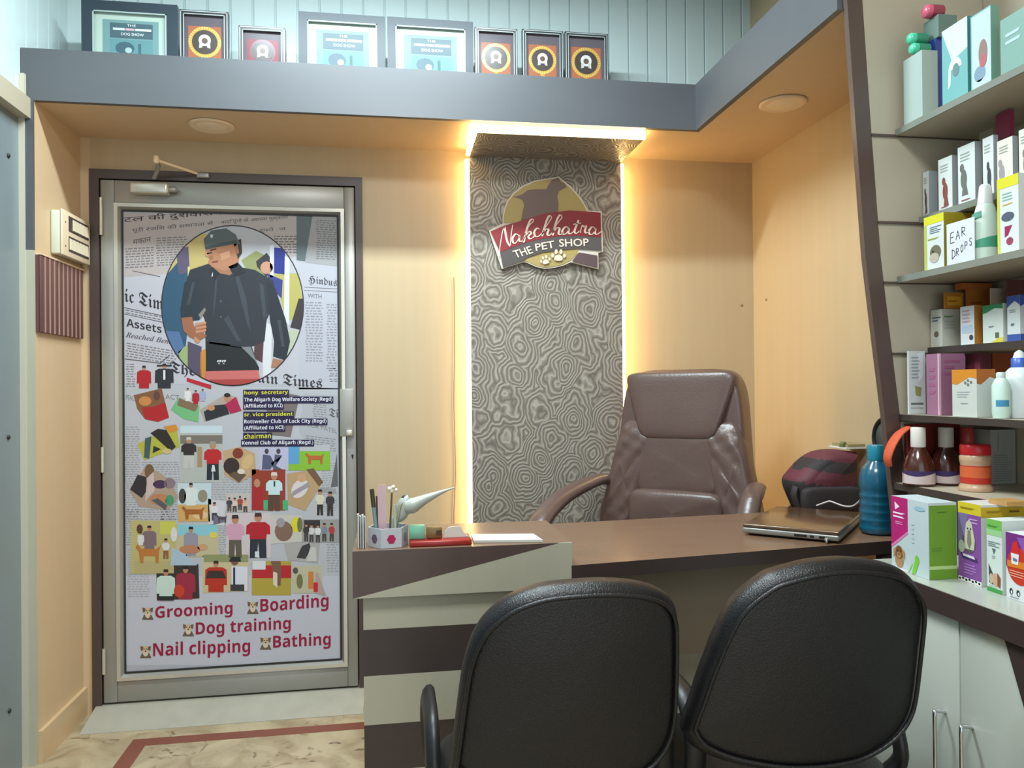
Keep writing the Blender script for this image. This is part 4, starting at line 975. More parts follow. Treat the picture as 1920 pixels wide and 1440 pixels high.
def s5(mb, f, g): quad(mb, g, .1, .2, .9, .75, (206, 146, 40), .0004); bars(mb, g, .15, .35, .75, .55, 1, (150, 96, 24))
carton('small amber carton lying on the leftmost white medicine carton', c1[3], 1771, 1774, 1813, 548, (176, 112, 34), X=1.356, art=s5, dep=.05)
def s6(mb, f, g): bars(mb, g, .15, .72, .7, .80, 1, (160, 90, 30)); bars(mb, g, .1, .5, .8, .56, 1, (200, 130, 60), seed=2)
c6 = carton('big orange carton standing behind the white medicine cartons', z0, 1812, 1815, 1858, 542, (188, 112, 44), X=1.418, art=s6)
carton('flat orange carton lying on top of the big orange carton', c6[3], 1792, 1805, 1868, 520, (186, 104, 44), X=1.405, dep=.085)
carton('cream white box standing at the back between green and blue boxes', z0, 1858, 1860, 1889, 540, (206, 188, 166), X=1.437)
carton('dull maroon box at the back behind the blue and white box', z0, 1889, 1891, 1935, 524, (110, 62, 58), X=1.452)

# ---- shelf at 1.472
z0 = 1.472
def y1(mb, f, g):
    quad(mb, f, 0, .85, 1, 1, (206, 200, 48), .0004); quad(mb, f, 0, 0, .14, .85, (176, 182, 80), .0004); bars(mb, f, .3, .66, .9, .80, 4, (84, 116, 120), .0006, 2); bars(mb, f, .2, .54, .8, .60, 1, (150, 160, 60))
    disc(mb, f, .58, .32, .28, .13, (110, 106, 84)); disc(mb, f, .52, .22, .24, .09, (176, 170, 150), .0009); disc(mb, f, .46, .34, .05, .02, (40, 40, 36), .0011, 8)
    quad(mb, g, 0, 0, 1, 1, (158, 138, 34), .0003); quad(mb, g, .6, .7, 1, 1, (170, 128, 36), .0005)
yb1 = carton('yellow and white box with dog picture, behind the handwritten card', z0, 1736, 1773, 1842, 369, (206, 212, 212), X=1.282, art=y1)
# handwritten card
X = 1.268; Ya, Yb = PX(1775, 450, X).y, PX(1827, 450, X).y; zt = PX(1800, 414, X).z
t = thing('price_card', 'white handwritten card reading EAR DROPS at the shelf front', 'card', (X, (Ya+Yb)/2, z0))
obj('card', MB().box(X, X+.0016, Yb, Ya, z0+.0005, zt, mat((206, 210, 216), .5, var=.02)), t)
f = face_frame((X, Ya, z0), (0, Yb-Ya, 0), (0, 0, zt-z0))
STROKES = {'E': [[(.8, 1), (.1, .95), (0, 0), (.9, .05)], [(.05, .5), (.7, .55)]], 'A': [[(0, 0), (.5, 1), (1, 0)], [(.2, .4), (.85, .42)]], 'R': [[(0, 0), (.05, 1), (.8, .9), (.75, .55), (.05, .5), (.95, 0)]],
           'D': [[(0, 0), (.05, 1), (.8, .8), (.9, .3), (0, 0)]], 'O': [[(.5, 1), (.05, .6), (.3, 0), (.9, .3), (.85, .85), (.5, 1)]], 'P': [[(0, 0), (.05, 1), (.8, .9), (.75, .5), (.05, .5)]], 'S': [[(.9, .9), (.3, 1), (.1, .65), (.8, .4), (.7, .0), (.05, .1)]]}
mb = MB(); INK = ink((40, 44, 56))
def hand(word, a0, b0, cw, chh, slope):
    for i, c in enumerate(word):
        k = 1 if i == 0 else .8
        for st_ in STROKES[c]:
            P_ = [f(a0+i*cw*1.25+u_*cw*k, b0+i*cw*1.25*slope+v_*chh*k, .0006) for u_, v_ in st_]
            for p_, q_ in zip(P_, P_[1:]):
                n_ = Vector((1, 0, 0)).cross((q_-p_).normalized())*.0007
                mb.poly([p_+n_, q_+n_, q_-n_, p_-n_], INK)
hand('EAR', .14, .52, .17, .26, .25); hand('DROPS', .20, .14, .125, .22, .35)
obj('handwriting', mb, t)
X = 1.303; Y = PX(1848, 420, X).y; zy = lambda y: PX(1848, y, X).z; r = PY(1869, 420, Y).x-X
t = thing('shampoo_bottle', 'white and green tapered shampoo bottle between two yellow boxes', 'bottle', (X, Y, z0))
obj('bottle_body', MB().lathe([(r*.96, z0+.0005), (r*1.02, z0+.006), (r*1.0, zy(430)), (r*.9, zy(405)), (r*.72, zy(388)), (r*.6, zy(382))], (X, Y, 0), mat((196, 214, 200), .3, var=.05), 28, sy=.8), t)
obj('cap', MB().lathe([(r*.62, zy(382)), (r*.60, zy(380)), (r*.46, zy(350)), (r*.34, zy(346)), (0, zy(345))], (X, Y, 0), mat((206, 208, 206), .3, var=.03), 28, sy=.8), t)
mb = MB(); n = 16; A = [-2.2+3.0*k/n for k in range(n+1)]
cyl = lambda a: (X+r*1.03*math.sin(a), Y-r*1.03*.8*math.cos(a))
mb.add([(*cyl(a), q) for i, a in enumerate(A) for q in (zy(466), zy(456-14*i/n))], [(2*k, 2*k+2, 2*k+3, 2*k+1) for k in range(n)], ink((70, 150, 120)), True)
mb.add([(*cyl(a), q) for i, a in enumerate(A[:8]) for q in (zy(414-12*i/n), zy(404-14*i/n))], [(2*k, 2*k+2, 2*k+3, 2*k+1) for k in range(7)], ink((90, 150, 130)), True); obj('label', mb, t)
def y2(mb, f, g):
    quad(mb, f, 0, .86, 1, 1, (206, 200, 48), .0004); quad(mb, f, 0, 0, .12, .86, (196, 196, 70), .0004); bars(mb, f, .25, .68, .9, .80, 3, (130, 176, 160), .0006, 4); bars(mb, f, .25, .62, .8, .66, 1, (206, 170, 90))
    disc(mb, f, .5, .48, .3, .06, (80, 88, 104)); pg(mb, f, [(.35, .36), (.7, .36), (.5, .24), (.35, .22)], (150, 40, 80)); disc(mb, f, .58, .16, .16, .05, (150, 60, 90)); quad(mb, g, 0, 0, 1, 1, (206, 212, 206), .0003)
carton('yellow edged white box with pink print right of the shampoo bottle', z0, 1874, 1914, 1940, 322, (206, 212, 212), X=1.282, art=y2)
carton('plain olive yellow box standing behind the shampoo bottle', z0, 1862, 1866, 1890, 338, (166, 150, 44), X=1.36)

# ---- shelf at 1.624
z0 = 1.624
def pet(colr, ry=.35, rx=.5):
    def fn(mb, f, g):
        bars(mb, f, .15, .72, .85, .88, 3, (150, 158, 150), .0006, 3); disc(mb, f, rx, ry, .18, .17, colr); disc(mb, f, rx-.1, ry+.2, .12, .08, colr, .0008, 10)
        pg(mb, f, [(rx-.05, ry-.1), (rx+.15, ry-.1), (rx+.25, ry-.28), (rx-.12, ry-.28)], colr, .0008); quad(mb, g, 0, 0, 1, 1, (150, 156, 160), .0003); bars(mb, f, .2, .03, .8, .08, 1, (140, 84, 80))
    return fn
carton('white pet medicine box with brown animal picture, farthest on the upper shelf', z0, 1727, 1746, 1762, 318, (196, 202, 198), X=1.335, art=pet((96, 70, 60)))
carton('white pet medicine box with reddish dog picture on the upper shelf', z0, 1764, 1790, 1800, 288, (200, 206, 202), X=1.335, art=pet((126, 70, 60)))
carton('white pet medicine box with grey greyhound picture on the upper shelf', z0, 1801, 1833, 1846, 262, (206, 212, 208), X=1.335, art=pet((104, 106, 100), .42, .35))
carton('white pet medicine box with dark cat silhouette on the upper shelf', z0, 1848, 1868, 1874, 250, (206, 212, 210), X=1.335, art=pet((64, 68, 72), .3, .6))
e_ = carton('white pet medicine box with pale grey animal, below the crimson box', z0, 1875, 1904, 1914, 252, (216, 210, 200), X=1.335, art=pet((150, 148, 146), .35, .3))
carton('white pet medicine box cut off by the picture edge on the upper shelf', z0, 1916, 1942, 1950, 232, (212, 212, 200), X=1.335, art=pet((120, 120, 110)))
carton('crimson box standing high behind the white pet medicine boxes', z0, 1873, 1899, 1905, 192, (140, 50, 76), X=1.392)
carton('beige carton standing at the back left of the crimson box', z0, 1842, 1868, 1874, 236, (150, 142, 124), X=1.42)

# ---- top shelf in view
z0 = Z6
def t1(mb, f, g):
    quad(mb, f, 0, 0, 1, 1, (110, 166, 166), .0003); pg(mb, f, [(0, 1), (1, 1), (1, .62), (.4, .55)], (196, 216, 220), .0005)
    mb.poly([f(.52+.26*math.cos(a), .44+.14*math.sin(a), .0008) for a in [math.pi*k/10 for k in range(11)]], ink((206, 226, 226))); disc(mb, f, .55, .42, .13, .08, (100, 130, 130), .0010); pg(mb, f, [(.26, .44), (.36, .44), (.34, .26), (.24, .22)], (206, 226, 226), .0008)
    quad(mb, g, 0, 0, 1, 1, (70, 130, 130), .0003)
carton('aqua box with white dog drawing, leftmost tall box on the top shelf', z0, 1774, 1822, 1832, 24, (120, 170, 170), X=1.285, art=t1)
def t2(mb, f, g):
    quad(mb, f, .06, 0, 1, .98, (176, 200, 208), .0003); disc(mb, f, .62, .46, .22, .17, (140, 112, 104)); disc(mb, f, .62, .36, .18, .08, (170, 96, 100), .0009); disc(mb, f, .45, .22, .28, .10, (120, 146, 166), .0008); bars(mb, f, .3, .10, .8, .16, 1, (206, 226, 232)); quad(mb, g, 0, 0, 1, 1, (112, 150, 132), .0003)
carton('pale blue box with brown dog picture, second tall box on the top shelf', z0, 1828, 1866, 1882, 3, (120, 166, 166), X=1.285, art=t2)
def t3(mb, f, g): bars(mb, f, .2, .5, .9, .75, 2, (170, 196, 196), .0006, 3)
carton('green grey box cut by the picture edge on the top shelf', z0, 1884, 1934, 1960, 4, (120, 156, 146), X=1.285, art=t3)
gx = carton('deep blue carton at the far end of the top shelf', z0, 1738, 1762, 1776, 66, (50, 70, 150), X=1.315)
GREY = carton('grey green carton lying on the deep blue carton', gx[3], 1740, 1768, 1776, 20, (100, 124, 116), X=1.317, dep=.05)
gk_ = carton('pale carton under the two round green bottles on the top shelf', z0, 1701, 1736, 1742, 88, (160, 176, 170), X=1.268, dep=.042)
r_ = .0142
yc = (gk_[1]+gk_[2])/2
def lying(label, y, z, X, r, col):
    t = thing('tube_bottle', label, 'bottle', (X, y, z-r), 'round bottles lying on the top shelf')
    q = Vector((X, y, z))
    obj('tube_body', MB().lathe([(r, 0), (r, .03)], q+Vector((.012, 0, 0)), mat(col, .25, var=.05), 20, (1, 0, 0)), t)
    obj('cap', MB().lathe([(0, -.004), (r*.7, -.003), (r*.95, .002), (r*.95, .0118)], q, mat(tuple(min(255, int(c*1.25+20)) for c in col), .2, var=.03), 20, (1, 0, 0)), t)
lying('round green bottle lying on the pale carton, lower of two', yc-.004, gk_[3]+r_+.0006, 1.264, r_, (50, 140, 110))
lying('round green bottle lying across the lower green bottle', yc+.004, gk_[3]+3*r_+.0006, 1.264, r_, (50, 140, 110))
lying('round red and white bottle lying on the grey green carton', (GREY[1]+GREY[2])/2, GREY[3]+.0176, 1.302, .017, (150, 60, 80))
# ================================================================== FRAMES ON THE BEAM
def frame_thing(name, label, x0, x1, yt, Y, H, kind, mw, seed=0):
    A, B = PY(x0, yt, Y), PY(x1, yt+(x1-x0)*.06, Y); X0_, X1_, zt = A.x, B.x, (A.z+B.z)/2; zb = ZT+.0006
    t = thing(name, label, 'picture frame', ((X0_+X1_)/2, Y, ZT), 'dog show certificates on the beam' if kind == 'cert' else 'award plaques on the beam')
    FM = mat((44, 58, 68), .4, var=.08) if kind == 'cert' else mat((56, 52, 56), .3, var=.08)
    mb = MB(); d = .022
    for (xa, xb, za, zb_) in ((X0_, X0_+mw, zb, zt), (X1_-mw, X1_, zb, zt), (X0_+mw, X1_-mw, zt-mw, zt), (X0_+mw, X1_-mw, zb, zb+mw)):
        mb.box(xa, xb, Y, Y+d, za, zb_, FM)
    obj('frame', mb, t)
    SL = mat((176, 190, 190), .45, metal=.2, var=.02); l = .004 if kind == 'cert' else .0025
    a, b, c, e_ = X0_+mw, X1_-mw, zb+mw, zt-mw
    mb = MB()
    for (xa, xb, za, zb_) in ((a, a+l, c, e_), (b-l, b, c, e_), (a, b, e_-l, e_), (a, b, c, c+l)): mb.box(xa, xb, Y-.0015, Y+.004, za, zb_, SL)
    if kind != 'cert':
        for (xa, xb, za, zb_) in ((X0_+.003, X0_+.006, zb, zt-.003), (X1_-.006, X1_-.003, zb, zt-.003), (X0_+.003, X1_-.003, zt-.006, zt-.003)): mb.box(xa, xb, Y-.0012, Y+.001, za, zb_, SL)
    obj('silver_lip', mb, t)
    w_, h_ = b-a, e_-c
    f = face_frame((a, Y+.012, c), (w_, 0, 0), (0, 0, h_)); G = .08
    mb = MB()
    def q(a0, b0, a1, b1, col, dd=.0003): mb.poly([f(a0, b0, dd), f(a1, b0, dd), f(a1, b1, dd), f(a0, b1, dd)], mat(col, .5, 0, .35, 0, coat=.12))
    if kind == 'cert':
        q(0, 0, 1, 1, (176, 194, 182)); obj('mat_board', mb, t); mb = MB()
        q(.12, .10, .88, .86, (112, 146, 148), .0010); q(.22, .50, .80, .80, (72, 96, 104), .0014)
        mb.text('THE', f(.45, .735, .0018), f(.57, .735, .0018), f(.45, .78, .0018), ink((206, 216, 216)), .01)
        for a0, a1, col in ((.26, .42, (196, 206, 206)), (.43, .55, (196, 166, 176)), (.56, .78, (206, 210, 216))): q(a0, .655, a1, .70, col, .0018)
        mb.text('DOG SHOW', f(.37, .555, .0018), f(.68, .555, .0018), f(.37, .61, .0018), ink((216, 220, 222)), .012)
        q(.22, .12, .80, .47, (96, 140, 144), .0014)
        mb.poly([f(.42+.13*math.cos(k*math.pi/6), .30+.13*math.sin(k*math.pi/6), .0018) for k in range(12)], mat((64, 92, 104), .45)); mb.poly([f(.47+.05*math.cos(k*math.pi/4), .26+.06*math.sin(k*math.pi/4), .0021) for k in range(8)], mat((160, 186, 184), .45))
        q(.60, .14, .64, .40, (70, 100, 108), .0018)
        obj('print', mb, t)
    else:
        red = kind == 'red'
        q(0, 0, 1, 1, (92, 84, 92)); obj('mat_board', mb, t); mb = MB()
        def dsc(ca, cb, r, col, dd, n=28, r2=None):
            mb.poly([f(ca+r*math.cos(2*math.pi*k/n), cb+r*w_/h_*math.sin(2*math.pi*k/n), dd) for k in range(n)], mat(col, .4, 0, .5, 0, coat=.3))
        q(.10, .0, .90, .82, (138, 66, 76) if red else (164, 96, 66), .0008)
        cb_ = .56
        if red: dsc(.5, cb_, .33, (98, 40, 62), .0012)
        else:
            dsc(.5, cb_, .40, (196, 150, 62), .0012)
            for k in range(36):
                an = 2*math.pi*k/36; mb.poly([f(.5+rr_*math.cos(an+da), cb_+rr_*w_/h_*math.sin(an+da), .0015) for rr_, da in ((.33, -.04), (.39, -.06), (.39, .06), (.33, .04))], mat((222, 190, 110), .35, metal=.4))
            q(.44, .0, .56, cb_-.3*w_/h_, (196, 150, 62), .0014)
        dsc(.5, cb_, .31 if not red else .27, (64, 54, 52), .0018)
        dsc(.5, cb_+.03, .15, (206, 206, 200), .0022, 14); dsc(.5, cb_+.02, .075, (96, 78, 66), .0025, 12)
        for sx in (-1, 1): mb.poly([f(.5+sx*.05, cb_-.02, .0024), f(.5+sx*.13, cb_-.02, .0024), f(.5+sx*.14, cb_-.16*w_/h_, .0024), f(.5+sx*.06, cb_-.14*w_/h_, .0024)], mat((190, 186, 176), .45))
        obj('print', mb, t)
    # rear strut
    obj('easel_back', MB().prism([((X0_+X1_)/2-.02, Y+d+.0005, zb), ((X0_+X1_)/2+.02, Y+d+.0005, zb), ((X0_+X1_)/2+.015, Y+d+.0005, zb+.14), ((X0_+X1_)/2-.015, Y+d+.0005, zb+.14)], (0, .004, 0), BLACKP), t)
for args in (
    ('certificate_frame', 'wide dark framed dog show certificate, tallest, leftmost on the beam', 152, 332, -2, 2.84, .3, 'cert', .036),
    ('award_plaque', 'framed award plaque with gold ring on orange, right beside the leftmost certificate', 336, 428, 17, 2.86, .2, 'gold', .013),
    ('award_plaque', 'small framed award plaque with dark red disc, standing alone on the beam', 447, 535, 47, 2.85, .2, 'red', .013),
    ('certificate_frame', 'wide dark framed dog show certificate, left one of the middle pair', 560, 722, 21, 2.84, .28, 'cert', .030),
    ('certificate_frame', 'wide dark framed dog show certificate beside three award plaques', 726, 887, 31, 2.84, .28, 'cert', .030),
    ('award_plaque', 'framed award plaque with bright gold ring touching the right certificate', 890, 970, 50, 2.85, .2, 'gold', .012),
    ('award_plaque', 'framed gold ring award plaque, middle one of three at the right', 979, 1056, 54, 2.85, .2, 'gold', .012),
    ('award_plaque', 'framed gold ring award plaque, rightmost on the beam', 1059, 1140, 59, 2.85, .2, 'gold', .012)):
    frame_thing(*args)

# ================================================================== SHOP SIGN
SY = FY-.022
def S(zx, zy_, d=0): return PY(880+zx/6.4, 300+zy_/6.4, SY-d)
OUT = [(235, 850), (315, 800), (400, 762), (398, 690), (412, 600), (452, 490), (530, 392), (640, 308), (780, 248), (930, 222), (1000, 210), (1075, 200), (1140, 252), (1230, 330), (1330, 442), (1390, 535), (1425, 605), (1590, 615), (1605, 1105), (1548, 1112), (1552, 1312), (1215, 1228), (1130, 1266), (1000, 1298), (900, 1304), (800, 1282), (690, 1232), (650, 1226), (390, 1308)]
sg = thing('shop_sign', 'pet shop logo board with dog silhouette on the swirl-patterned panel', 'sign', S(920, 760))
mb = MB(); mb.prism([S(a, b) for a, b in OUT], (0, .018, 0), mat((150, 140, 128), .5), mat((214, 204, 190), .45, var=.02)); obj('backing_board', mb, sg)
def layer(name, pts, col, d, rough=.4):
    mb = MB(); n0 = [S(a, b, d) for a, b in pts]; mb.prism(n0, (0, .0012, 0), mat(col, rough, var=.05)); return obj(name, mb, sg)
YEL = (172, 152, 92)
layer('yellow_disc', [(412, 756), (412, 690), (428, 600), (466, 498), (542, 404), (648, 322), (784, 262), (930, 236), (1004, 226), (1070, 216), (1130, 266), (1218, 342), (1316, 452), (1374, 542), (1408, 612), (1100, 700), (700, 760)], YEL, .002)
layer('yellow_base', [(640, 1215), (700, 1170), (880, 1110), (1100, 1080), (1310, 1068), (1290, 1130), (1215, 1205), (1120, 1252), (1000, 1282), (900, 1288), (805, 1268), (700, 1220)], YEL, .002)
layer('dog_silhouette', [(520, 440), (580, 432), (640, 408), (700, 362), (800, 350), (920, 352), (955, 290), (990, 240), (1040, 222), (1072, 216), (1100, 262), (1145, 280), (1165, 325), (1110, 352), (1072, 380), (1055, 440), (1070, 520), (1066, 640), (620, 720), (640, 620), (660, 540), (640, 480), (590, 455)], (112, 92, 88), .004)
layer('red_banner', [(254, 856), (420, 788), (600, 735), (900, 642), (1200, 604), (1420, 618), (1576, 632), (1582, 925), (1300, 905), (1080, 915), (880, 942), (640, 1000), (372, 1108)], (138, 42, 48), .006)
layer('grey_banner', [(372, 1112), (640, 1004), (880, 946), (1080, 919), (1300, 909), (1582, 929), (1588, 1084), (1300, 1062), (1100, 1078), (880, 1108), (700, 1166), (640, 1210), (404, 1288)], (84, 78, 76), .006)
layer('ribbon_tail', [(1316, 1108), (1536, 1146), (1538, 1290), (1232, 1214)], (96, 76, 80), .005)
LW_ = mat((226, 206, 190), .4, var=.02)
UPN = (0, -1, 0)
STR = {'n': [[(362, 1150), (368, 1040), (398, 860), (424, 800)], [(424, 800), (436, 890), (458, 985), (492, 1036)], [(492, 1036), (500, 920), (520, 775)]],
 'a1': [[(592, 905), (556, 888), (520, 935), (524, 985), (552, 998), (588, 950), (600, 900)], [(600, 900), (600, 970), (640, 968), (668, 930)]],
 'k': [[(640, 990), (668, 890), (716, 790), (768, 735), (760, 708), (728, 730), (700, 800), (672, 900), (650, 992)], [(664, 930), (716, 860), (742, 880), (704, 912)], [(704, 912), (726, 946), (770, 925), (790, 890)]],
 'c': [[(842, 832), (812, 818), (780, 862), (790, 912), (830, 914), (872, 878)]],
 'h1': [[(868, 905), (900, 830), (958, 742), (986, 690), (962, 668), (930, 722), (894, 838), (872, 914)], [(880, 885), (922, 830), (950, 838), (936, 888), (960, 904), (1000, 868)]],
 'h2': [[(990, 895), (1030, 800), (1088, 722), (1112, 682), (1086, 660), (1050, 722), (1016, 838), (1000, 905)], [(1008, 875), (1050, 815), (1084, 826), (1070, 878), (1094, 894), (1130, 864)]],
 'a2': [[(1192, 815), (1154, 802), (1116, 850), (1126, 890), (1164, 880), (1196, 820)], [(1196, 820), (1190, 874), (1216, 884), (1250, 858)]],
 't': [[(1312, 720), (1280, 798), (1262, 860), (1286, 880), (1322, 850)], [(1244, 772), (1342, 756)]],
 'r': [[(1332, 876), (1346, 806), (1356, 786), (1376, 802), (1402, 790), (1386, 850), (1402, 876), (1440, 850)]],
 'a3': [[(1510, 822), (1474, 802), (1436, 850), (1446, 890), (1484, 884), (1516, 822)], [(1516, 822), (1510, 878), (1536, 890), (1584, 856)]]}
mb = MB()
for grp in STR.values():
    for st_ in grp: mb.ribbon([S(a, b, .0085) for a, b in st_], .0064, LW_, UPN)
obj('script_lettering', mb, sg)
mb = MB()
mb.text('THE', S(556, 1178, .0085), S(768, 1116, .0085), S(514, 1092, .0085), LW_, .014); obj('block_lettering', mb, sg); mb = MB()
mb.text('PET', S(800, 1092, .0085), S(1028, 1052, .0085), S(784, 1006, .0085), LW_, .014); obj('block_lettering', mb, sg); mb = MB()
mb.text('SHOP', S(1080, 1042, .0085), S(1436, 1032, .0085), S(1074, 950, .0085), LW_, .014)
obj('block_lettering', mb, sg)
mb = MB()
for cx_, cy2, s in ((918, 1225, 1.0), (1068, 1180, 1.35)):
    ro = -.25 if s == 1.0 else .05
    def pt(a, b): return S(cx_+s*(a*math.cos(ro)-b*math.sin(ro)), cy2+s*(a*math.sin(ro)+b*math.cos(ro)), .0088)
    mb.poly([pt(38*math.cos(t_)*(1-.12*math.sin(t_)), 28*math.sin(t_)+6*math.cos(2*t_)) for t_ in [2*math.pi*k/18 for k in range(18)]][::-1], LW_)
    for a, b, ra, rb in ((-52, -22, 13, 19), (-22, -58, 14, 22), (20, -60, 14, 22), (52, -26, 13, 19)):
        mb.poly([pt(a+ra*math.cos(2*math.pi*k/12), b+rb*math.sin(2*math.pi*k/12)) for k in range(12)][::-1], LW_)
obj('paw_prints', mb, sg)
# ================================================================== PRINTED COLLAGE ON THE DOOR
YP = yf+.0100
L0 = .0002
def Q(x, y, k): return PY(x, y, YP-L0*k)
pm = MB()
def pp(pts, col, k): pm.poly([Q(x, y, k) for x, y in pts], ink(col))
def rect(x0, y0, x1, y1, col, k): pp([(x0, y0), (x0, y1), (x1, y1), (x1, y0)], col, k)
def oval(cx_, cy_, rx, ry, col, k, n=16, rot=0): pp([(cx_+rx*math.cos(t)*math.cos(rot)-ry*math.sin(t)*math.sin(rot), cy_+rx*math.cos(t)*math.sin(rot)+ry*math.sin(t)*math.cos(rot)) for t in [-2*math.pi*i/n for i in range(n)]], col, k)
gx = lambda y: 231+(y-400)*.0055
pm.poly([Vector((GX0+.001, YP, GZ0+.001)), Vector((GX1-.001, YP, GZ0+.001)), Vector((GX1-.001, YP, GZ1-.001)), Vector((GX0+.001, YP, GZ1-.001))], ink((172, 172, 180)))
rr = random.Random(5)
def newsprint(x0, y0, x1, y1, pitch, col, k, slope=0., wmin=3, wmax=9, gap=2.2, h=.42):
    y = y0
    while y < y1:
        x = x0+rr.uniform(0, 3)
        while x < x1-2:
            w_ = min(rr.uniform(wmin, wmax), x1-x); yy = y+(x-x0)*slope
            pp([(x, yy), (x, yy+pitch*h), (x+w_, yy+pitch*h+w_*slope), (x+w_, yy+w_*slope)], col, k); x += w_+gap
        y += pitch
def word(s_, x, y, x2, y2, h, col, k, bold=0., sh=0.):
    """baseline (x,y)-(x2,y2), height h"""
    pm.text(s_, Q(x, y, k), Q(x2, y2, k), Q(x+sh, y-h, k), ink(col), bold)
def _map(s_, up, lo):
    return ''.join(chr(up+ord(c)-65) if 'A' <= c <= 'Z' else chr(lo+ord(c)-97) if 'a' <= c <= 'z' else c for c in s_)
def black(s_): return _map(s_, 0x1D56C, 0x1D586)      # newspaper masthead letters
def heavy(s_): return _map(s_, 0x1D5D4, 0x1D5EE)      # bold sans letters
def serif_i(s_): return _map(s_, 0x1D468, 0x1D482)    # bold serif italic
G1 = (120, 116, 120)
# paper sheets
pp([(232, 401), (232, 520), (300, 515), (560, 480), (560, 403)], (176, 166, 164), 1)
pp([(232, 520), (300, 515), (560, 480), (560, 720), (234, 720)], (182, 180, 188), 1)
pp([(556, 404), (556, 488), (572, 490), (586, 404)], (96, 108, 112), 2)
pp([(586, 404), (572, 492), (634, 500), (633, 404)], (156, 156, 158), 2)
pp([(560, 492), (560, 730), (634, 730), (634, 500)], (178, 178, 188), 1)
pp([(234, 720), (234, 1080), (636, 1080), (636, 728)], (176, 176, 182), 1)
pp([(234, 1080), (235, 1247), (636, 1247), (636, 1080)], (186, 186, 196), 1)
# Hindi headline and columns
word('टल की दुशवारिया में', 232, 420, 452, 402, 15, (58, 52, 54), 3, .006, 0)
word('पूरी रंजिश की समानता से', 248, 438, 400, 424, 11, (86, 80, 84), 3)
word('यादि दुंगों के आलास मुश्किल', 414, 422, 540, 412, 10, (80, 76, 80), 3)
word('मकान', 249, 459, 283, 453, 9, (84, 80, 82), 3); word('रूपये  ज', 486, 437, 536, 433, 9, (90, 84, 86), 3)
newsprint(292, 446, 350, 500, 4.6, G1, 3, -.05); newsprint(234, 466, 288, 505, 5, G1, 3, -.06); newsprint(512, 442, 556, 476, 5, (104, 98, 100), 3)
newsprint(592, 412, 630, 486, 4.2, (116, 116, 120), 3, .05)
pp([(248, 507), (248, 508.2), (300, 519.5), (300, 518)], (90, 90, 94), 3)
word(black('ic Times'), 233, 566, 330, 588, 26, (48, 46, 50), 3); 
pp([(233, 576), (233, 577.5), (310, 594), (310, 592.5)], (90, 88, 92), 3); pp([(233, 588), (233, 589.2), (310, 606), (310, 604.5)], (90, 88, 92), 3); newsprint(235, 580, 305, 586, 5, G1, 3, .2)
word(heavy('Assets'), 237, 612, 303, 625, 15, (54, 52, 56), 3)
word(serif_i('Reached Bene'), 235, 632, 322, 646, 10, (88, 84, 88), 3, .0, 2)
newsprint(236, 642, 330, 668, 4.8, G1, 3, .17)
pp([(234, 672), (300, 680), (318, 665), (318, 667), (301, 682), (234, 674)], (90, 90, 92), 3)
word(black('Hindus'), 578, 534, 632, 541, 18, (74, 72, 78), 3)
for y in (538, 544): pp([(570, y), (570, y+1), (632, y+4), (632, y+3)], (110, 108, 114), 3)
word('WITH', 577, 558, 603, 560, 8, (96, 94, 100), 3)
newsprint(572, 566, 605, 680, 5.2, (140, 140, 148), 3, .02); newsprint(612, 570, 631, 690, 5.2, (140, 140, 148), 3, .02)
word(black('The'), 318, 703, 366, 711, 26, (54, 52, 58), 3); word(black('ain Times'), 484, 718, 604, 729, 22, (56, 54, 60), 3)
for y in (690, 700, 710): newsprint(616, y, 632, y+6, 4, G1, 3)
newsprint(236, 682, 254, 726, 4.6, (130, 128, 130), 3)
newsprint(234, 800, 262, 1020, 4.4, (146, 144, 146), 2); newsprint(266, 866, 336, 888, 4.4, (146, 144, 146), 2)
newsprint(300, 894, 480, 975, 4.6, (152, 150, 152), 2); newsprint(238, 955, 330, 978, 4.4, (146, 144, 146), 2); newsprint(400, 985, 424, 1040, 4.4, (150, 148, 150), 2)
newsprint(602, 870, 632, 960, 4.4, (150, 148, 150), 2, -.1); newsprint(238, 1030, 280, 1118, 4.6, (160, 158, 160), 2); newsprint(612, 1000, 634, 1075, 5, (150, 148, 150), 2)
word('ACT', 310, 748, 336, 750, 9, (120, 116, 118), 3); word('PEACE', 236, 750, 256, 752, 10, (120, 118, 120), 3)
pp([(570, 738), (634, 742), (634, 860), (602, 870), (560, 810)], (168, 168, 174), 2); pp([(500, 730), (562, 742), (545, 820), (500, 815)], (116, 104, 104), 2); word(black('Ti'), 617, 782, 635, 784, 17, (90, 88, 92), 3); word('FOR PATEL', 578, 800, 632, 813, 8, (120, 118, 122), 3)
pp([(632, 850), (620, 914), (634, 912)], (96, 96, 96), 3)
newsprint(586, 748, 612, 800, 4.4, (136, 134, 138), 3, .1); newsprint(572, 816, 630, 838, 4.4, (136, 134, 138), 3, .12)

